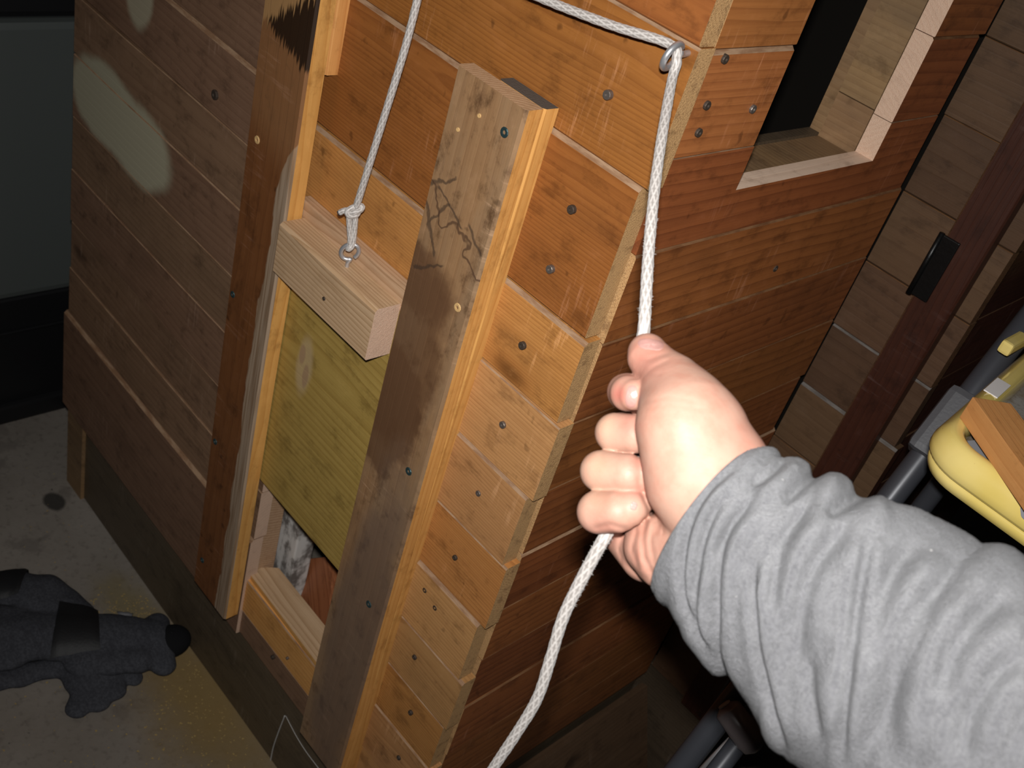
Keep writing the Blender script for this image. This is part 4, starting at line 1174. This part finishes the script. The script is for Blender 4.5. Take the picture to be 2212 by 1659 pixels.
g2 = glove('work_glove', [[(250, 1420, .014, .034), (190, 1460, .012, .033), (150, 1400, .014, .03)],
                          [(200, 1470, .012, .018), (166, 1528, .011, .0165)], [(225, 1470, .012, .018), (213, 1518, .011, .016)], [(250, 1460, .012, .017), (250, 1490, .011, .0155)],
                          [(270, 1440, .012, .016), (289, 1466, .010, .0125)], [(120, 1440, .012, .018), (40, 1462, .011, .016), (-60, 1480, .011, .015)]],
           'dark grey glove underneath, its fingertips poking towards the bottom of the photo')
g1 = glove('work_glove', [[(338, 1350, .024, .020), (343, 1390, .028, .024), (352, 1435, .020, .019)], [(325, 1378, .028, .032), (250, 1375, .030, .036), (130, 1372, .030, .040), (20, 1375, .028, .040)],
                          [(160, 1330, .030, .030), (90, 1285, .030, .036), (20, 1270, .028, .030), (-60, 1260, .025, .022)],
                          [(20, 1340, .030, .024), (-90, 1330, .026, .018)], [(20, 1380, .030, .024), (-100, 1380, .026, .018)], [(20, 1420, .028, .022), (-80, 1430, .024, .017)],
                          [(300, 1420, .028, .026), (180, 1430, .026, .026)]],
           'dark grey glove on top, with a square black patch and its cuff by the plinth')
def drape(name, target, poly, mat, zoff=0.002, sub=10):
    """a patch sewn on the glove: follows its upper side"""
    me_ = target.data; Mt = WORLD[target.name]
    co_ = np.empty(len(me_.vertices) * 3); me_.vertices.foreach_get('co', co_); co_ = co_.reshape(-1, 3) + np.array(Mt.translation)
    a, b, c_, d_ = [np.array(fp_(u, v, 0.036)) for u, v in poly]
    V_ = []; F_ = []
    for i_ in range(sub + 1):
        for j_ in range(sub + 1):
            s, q = i_ / sub, j_ / sub
            p = (a * (1 - s) + b * s) * (1 - q) + (d_ * (1 - s) + c_ * s) * q
            near = np.hypot(co_[:, 0] - p[0], co_[:, 1] - p[1]) < 0.006
            z = co_[near, 2].max() + zoff if near.any() else 0.012
            if i_ in (0, sub) or j_ in (0, sub): z -= zoff * 1.1
            V_.append((p[0], p[1], z))
    for i_ in range(sub):
        for j_ in range(sub):
            n_ = i_ * (sub + 1) + j_; F_.append((n_, n_ + sub + 1, n_ + sub + 2, n_ + 1))
    V_ = np.array(V_); V_, Mw_ = centred(V_)
    me2 = new_mesh(name, V_, F_, mat, smooth=True)
    if me2.polygons[0].normal.z < 0: me2.flip_normals()
    return part(name, me2, target, Mw_)
drape('patch', g1, ((128, 1309), (212, 1320), (216, 1408), (108, 1424)), GLVB)
drape('patch', g1, ((-10, 1240), (64, 1222), (40, 1290), (-10, 1298)), GLVB)
drape('label', g1, ((252, 1322), (288, 1326), (284, 1338), (255, 1335)), plain('grey_glove_tag', (0.17, 0.17, 0.18), 0.7), 0.002, 4)
def ellipsoid(name, parent, c, s, mat, n=16):
    V = [(s[0] * math.sin(p) * math.cos(q), s[1] * math.sin(p) * math.sin(q), s[2] * math.cos(p)) for p in np.linspace(0.02, math.pi - 0.02, n) for q in np.linspace(0, 2 * math.pi, 2 * n, endpoint=False)]
    m = 2 * n
    F = [(j * m + k, (j + 1) * m + k, (j + 1) * m + (k + 1) % m, j * m + (k + 1) % m) for j in range(n - 1) for k in range(m)]
    return part(name, new_mesh(name, V, F, mat, smooth=True), parent, Matrix.Translation(Vector(c)))
cuff_c = np.array(fp_(369, 1385, 0.024))
ellipsoid('cuff_hollow', g1, cuff_c, (0.026, 0.030, 0.020), plain('black_cuff_shade', (0.010, 0.010, 0.011), 0.95, spec=0.1, bump=(300, 0.4)))  # solid black lump standing for the dark opening of the cuff

# ------------------------------------------------------------------ sawdust
dv, df = [], []
DUST = plain('sawdust_yellow', (0.36, 0.25, 0.09), 0.9)
for _ in range(900):
    r_ = random.random()
    if r_ < 0.5:
        u, v = random.gauss(440, 90), random.gauss(1520, 90)
    elif r_ < 0.75: u, v = random.gauss(290, 60), random.gauss(1315, 22)
    else: u, v = random.uniform(0, 560), random.uniform(1000, 1659)
    p = hz(u, v, 0.0)
    if p[1] > -0.004: continue
    a = random.uniform(0, 6.28); l = random.uniform(0.0006, 0.0022); w_ = l * random.uniform(.3, .9)
    x = np.array([math.cos(a), math.sin(a), 0]); y = np.array([-x[1], x[0], 0.0])
    n = len(dv); z = EZ * 0.0006
    dv += [p + x * l + z * .5, p + y * w_ + z, p - x * l + z * .5, p - y * w_ + z * 1.6]; df += [(n, n + 1, n + 2, n + 3)]
dv = np.array(dv); dv, Mw = centred(dv)
o = part('sawdust', new_mesh('sawdust', dv, df, DUST), None, Mw); o['kind'] = 'stuff'
tag(o, 'yellow sawdust sprinkled over the concrete along the plinth', 'sawdust')
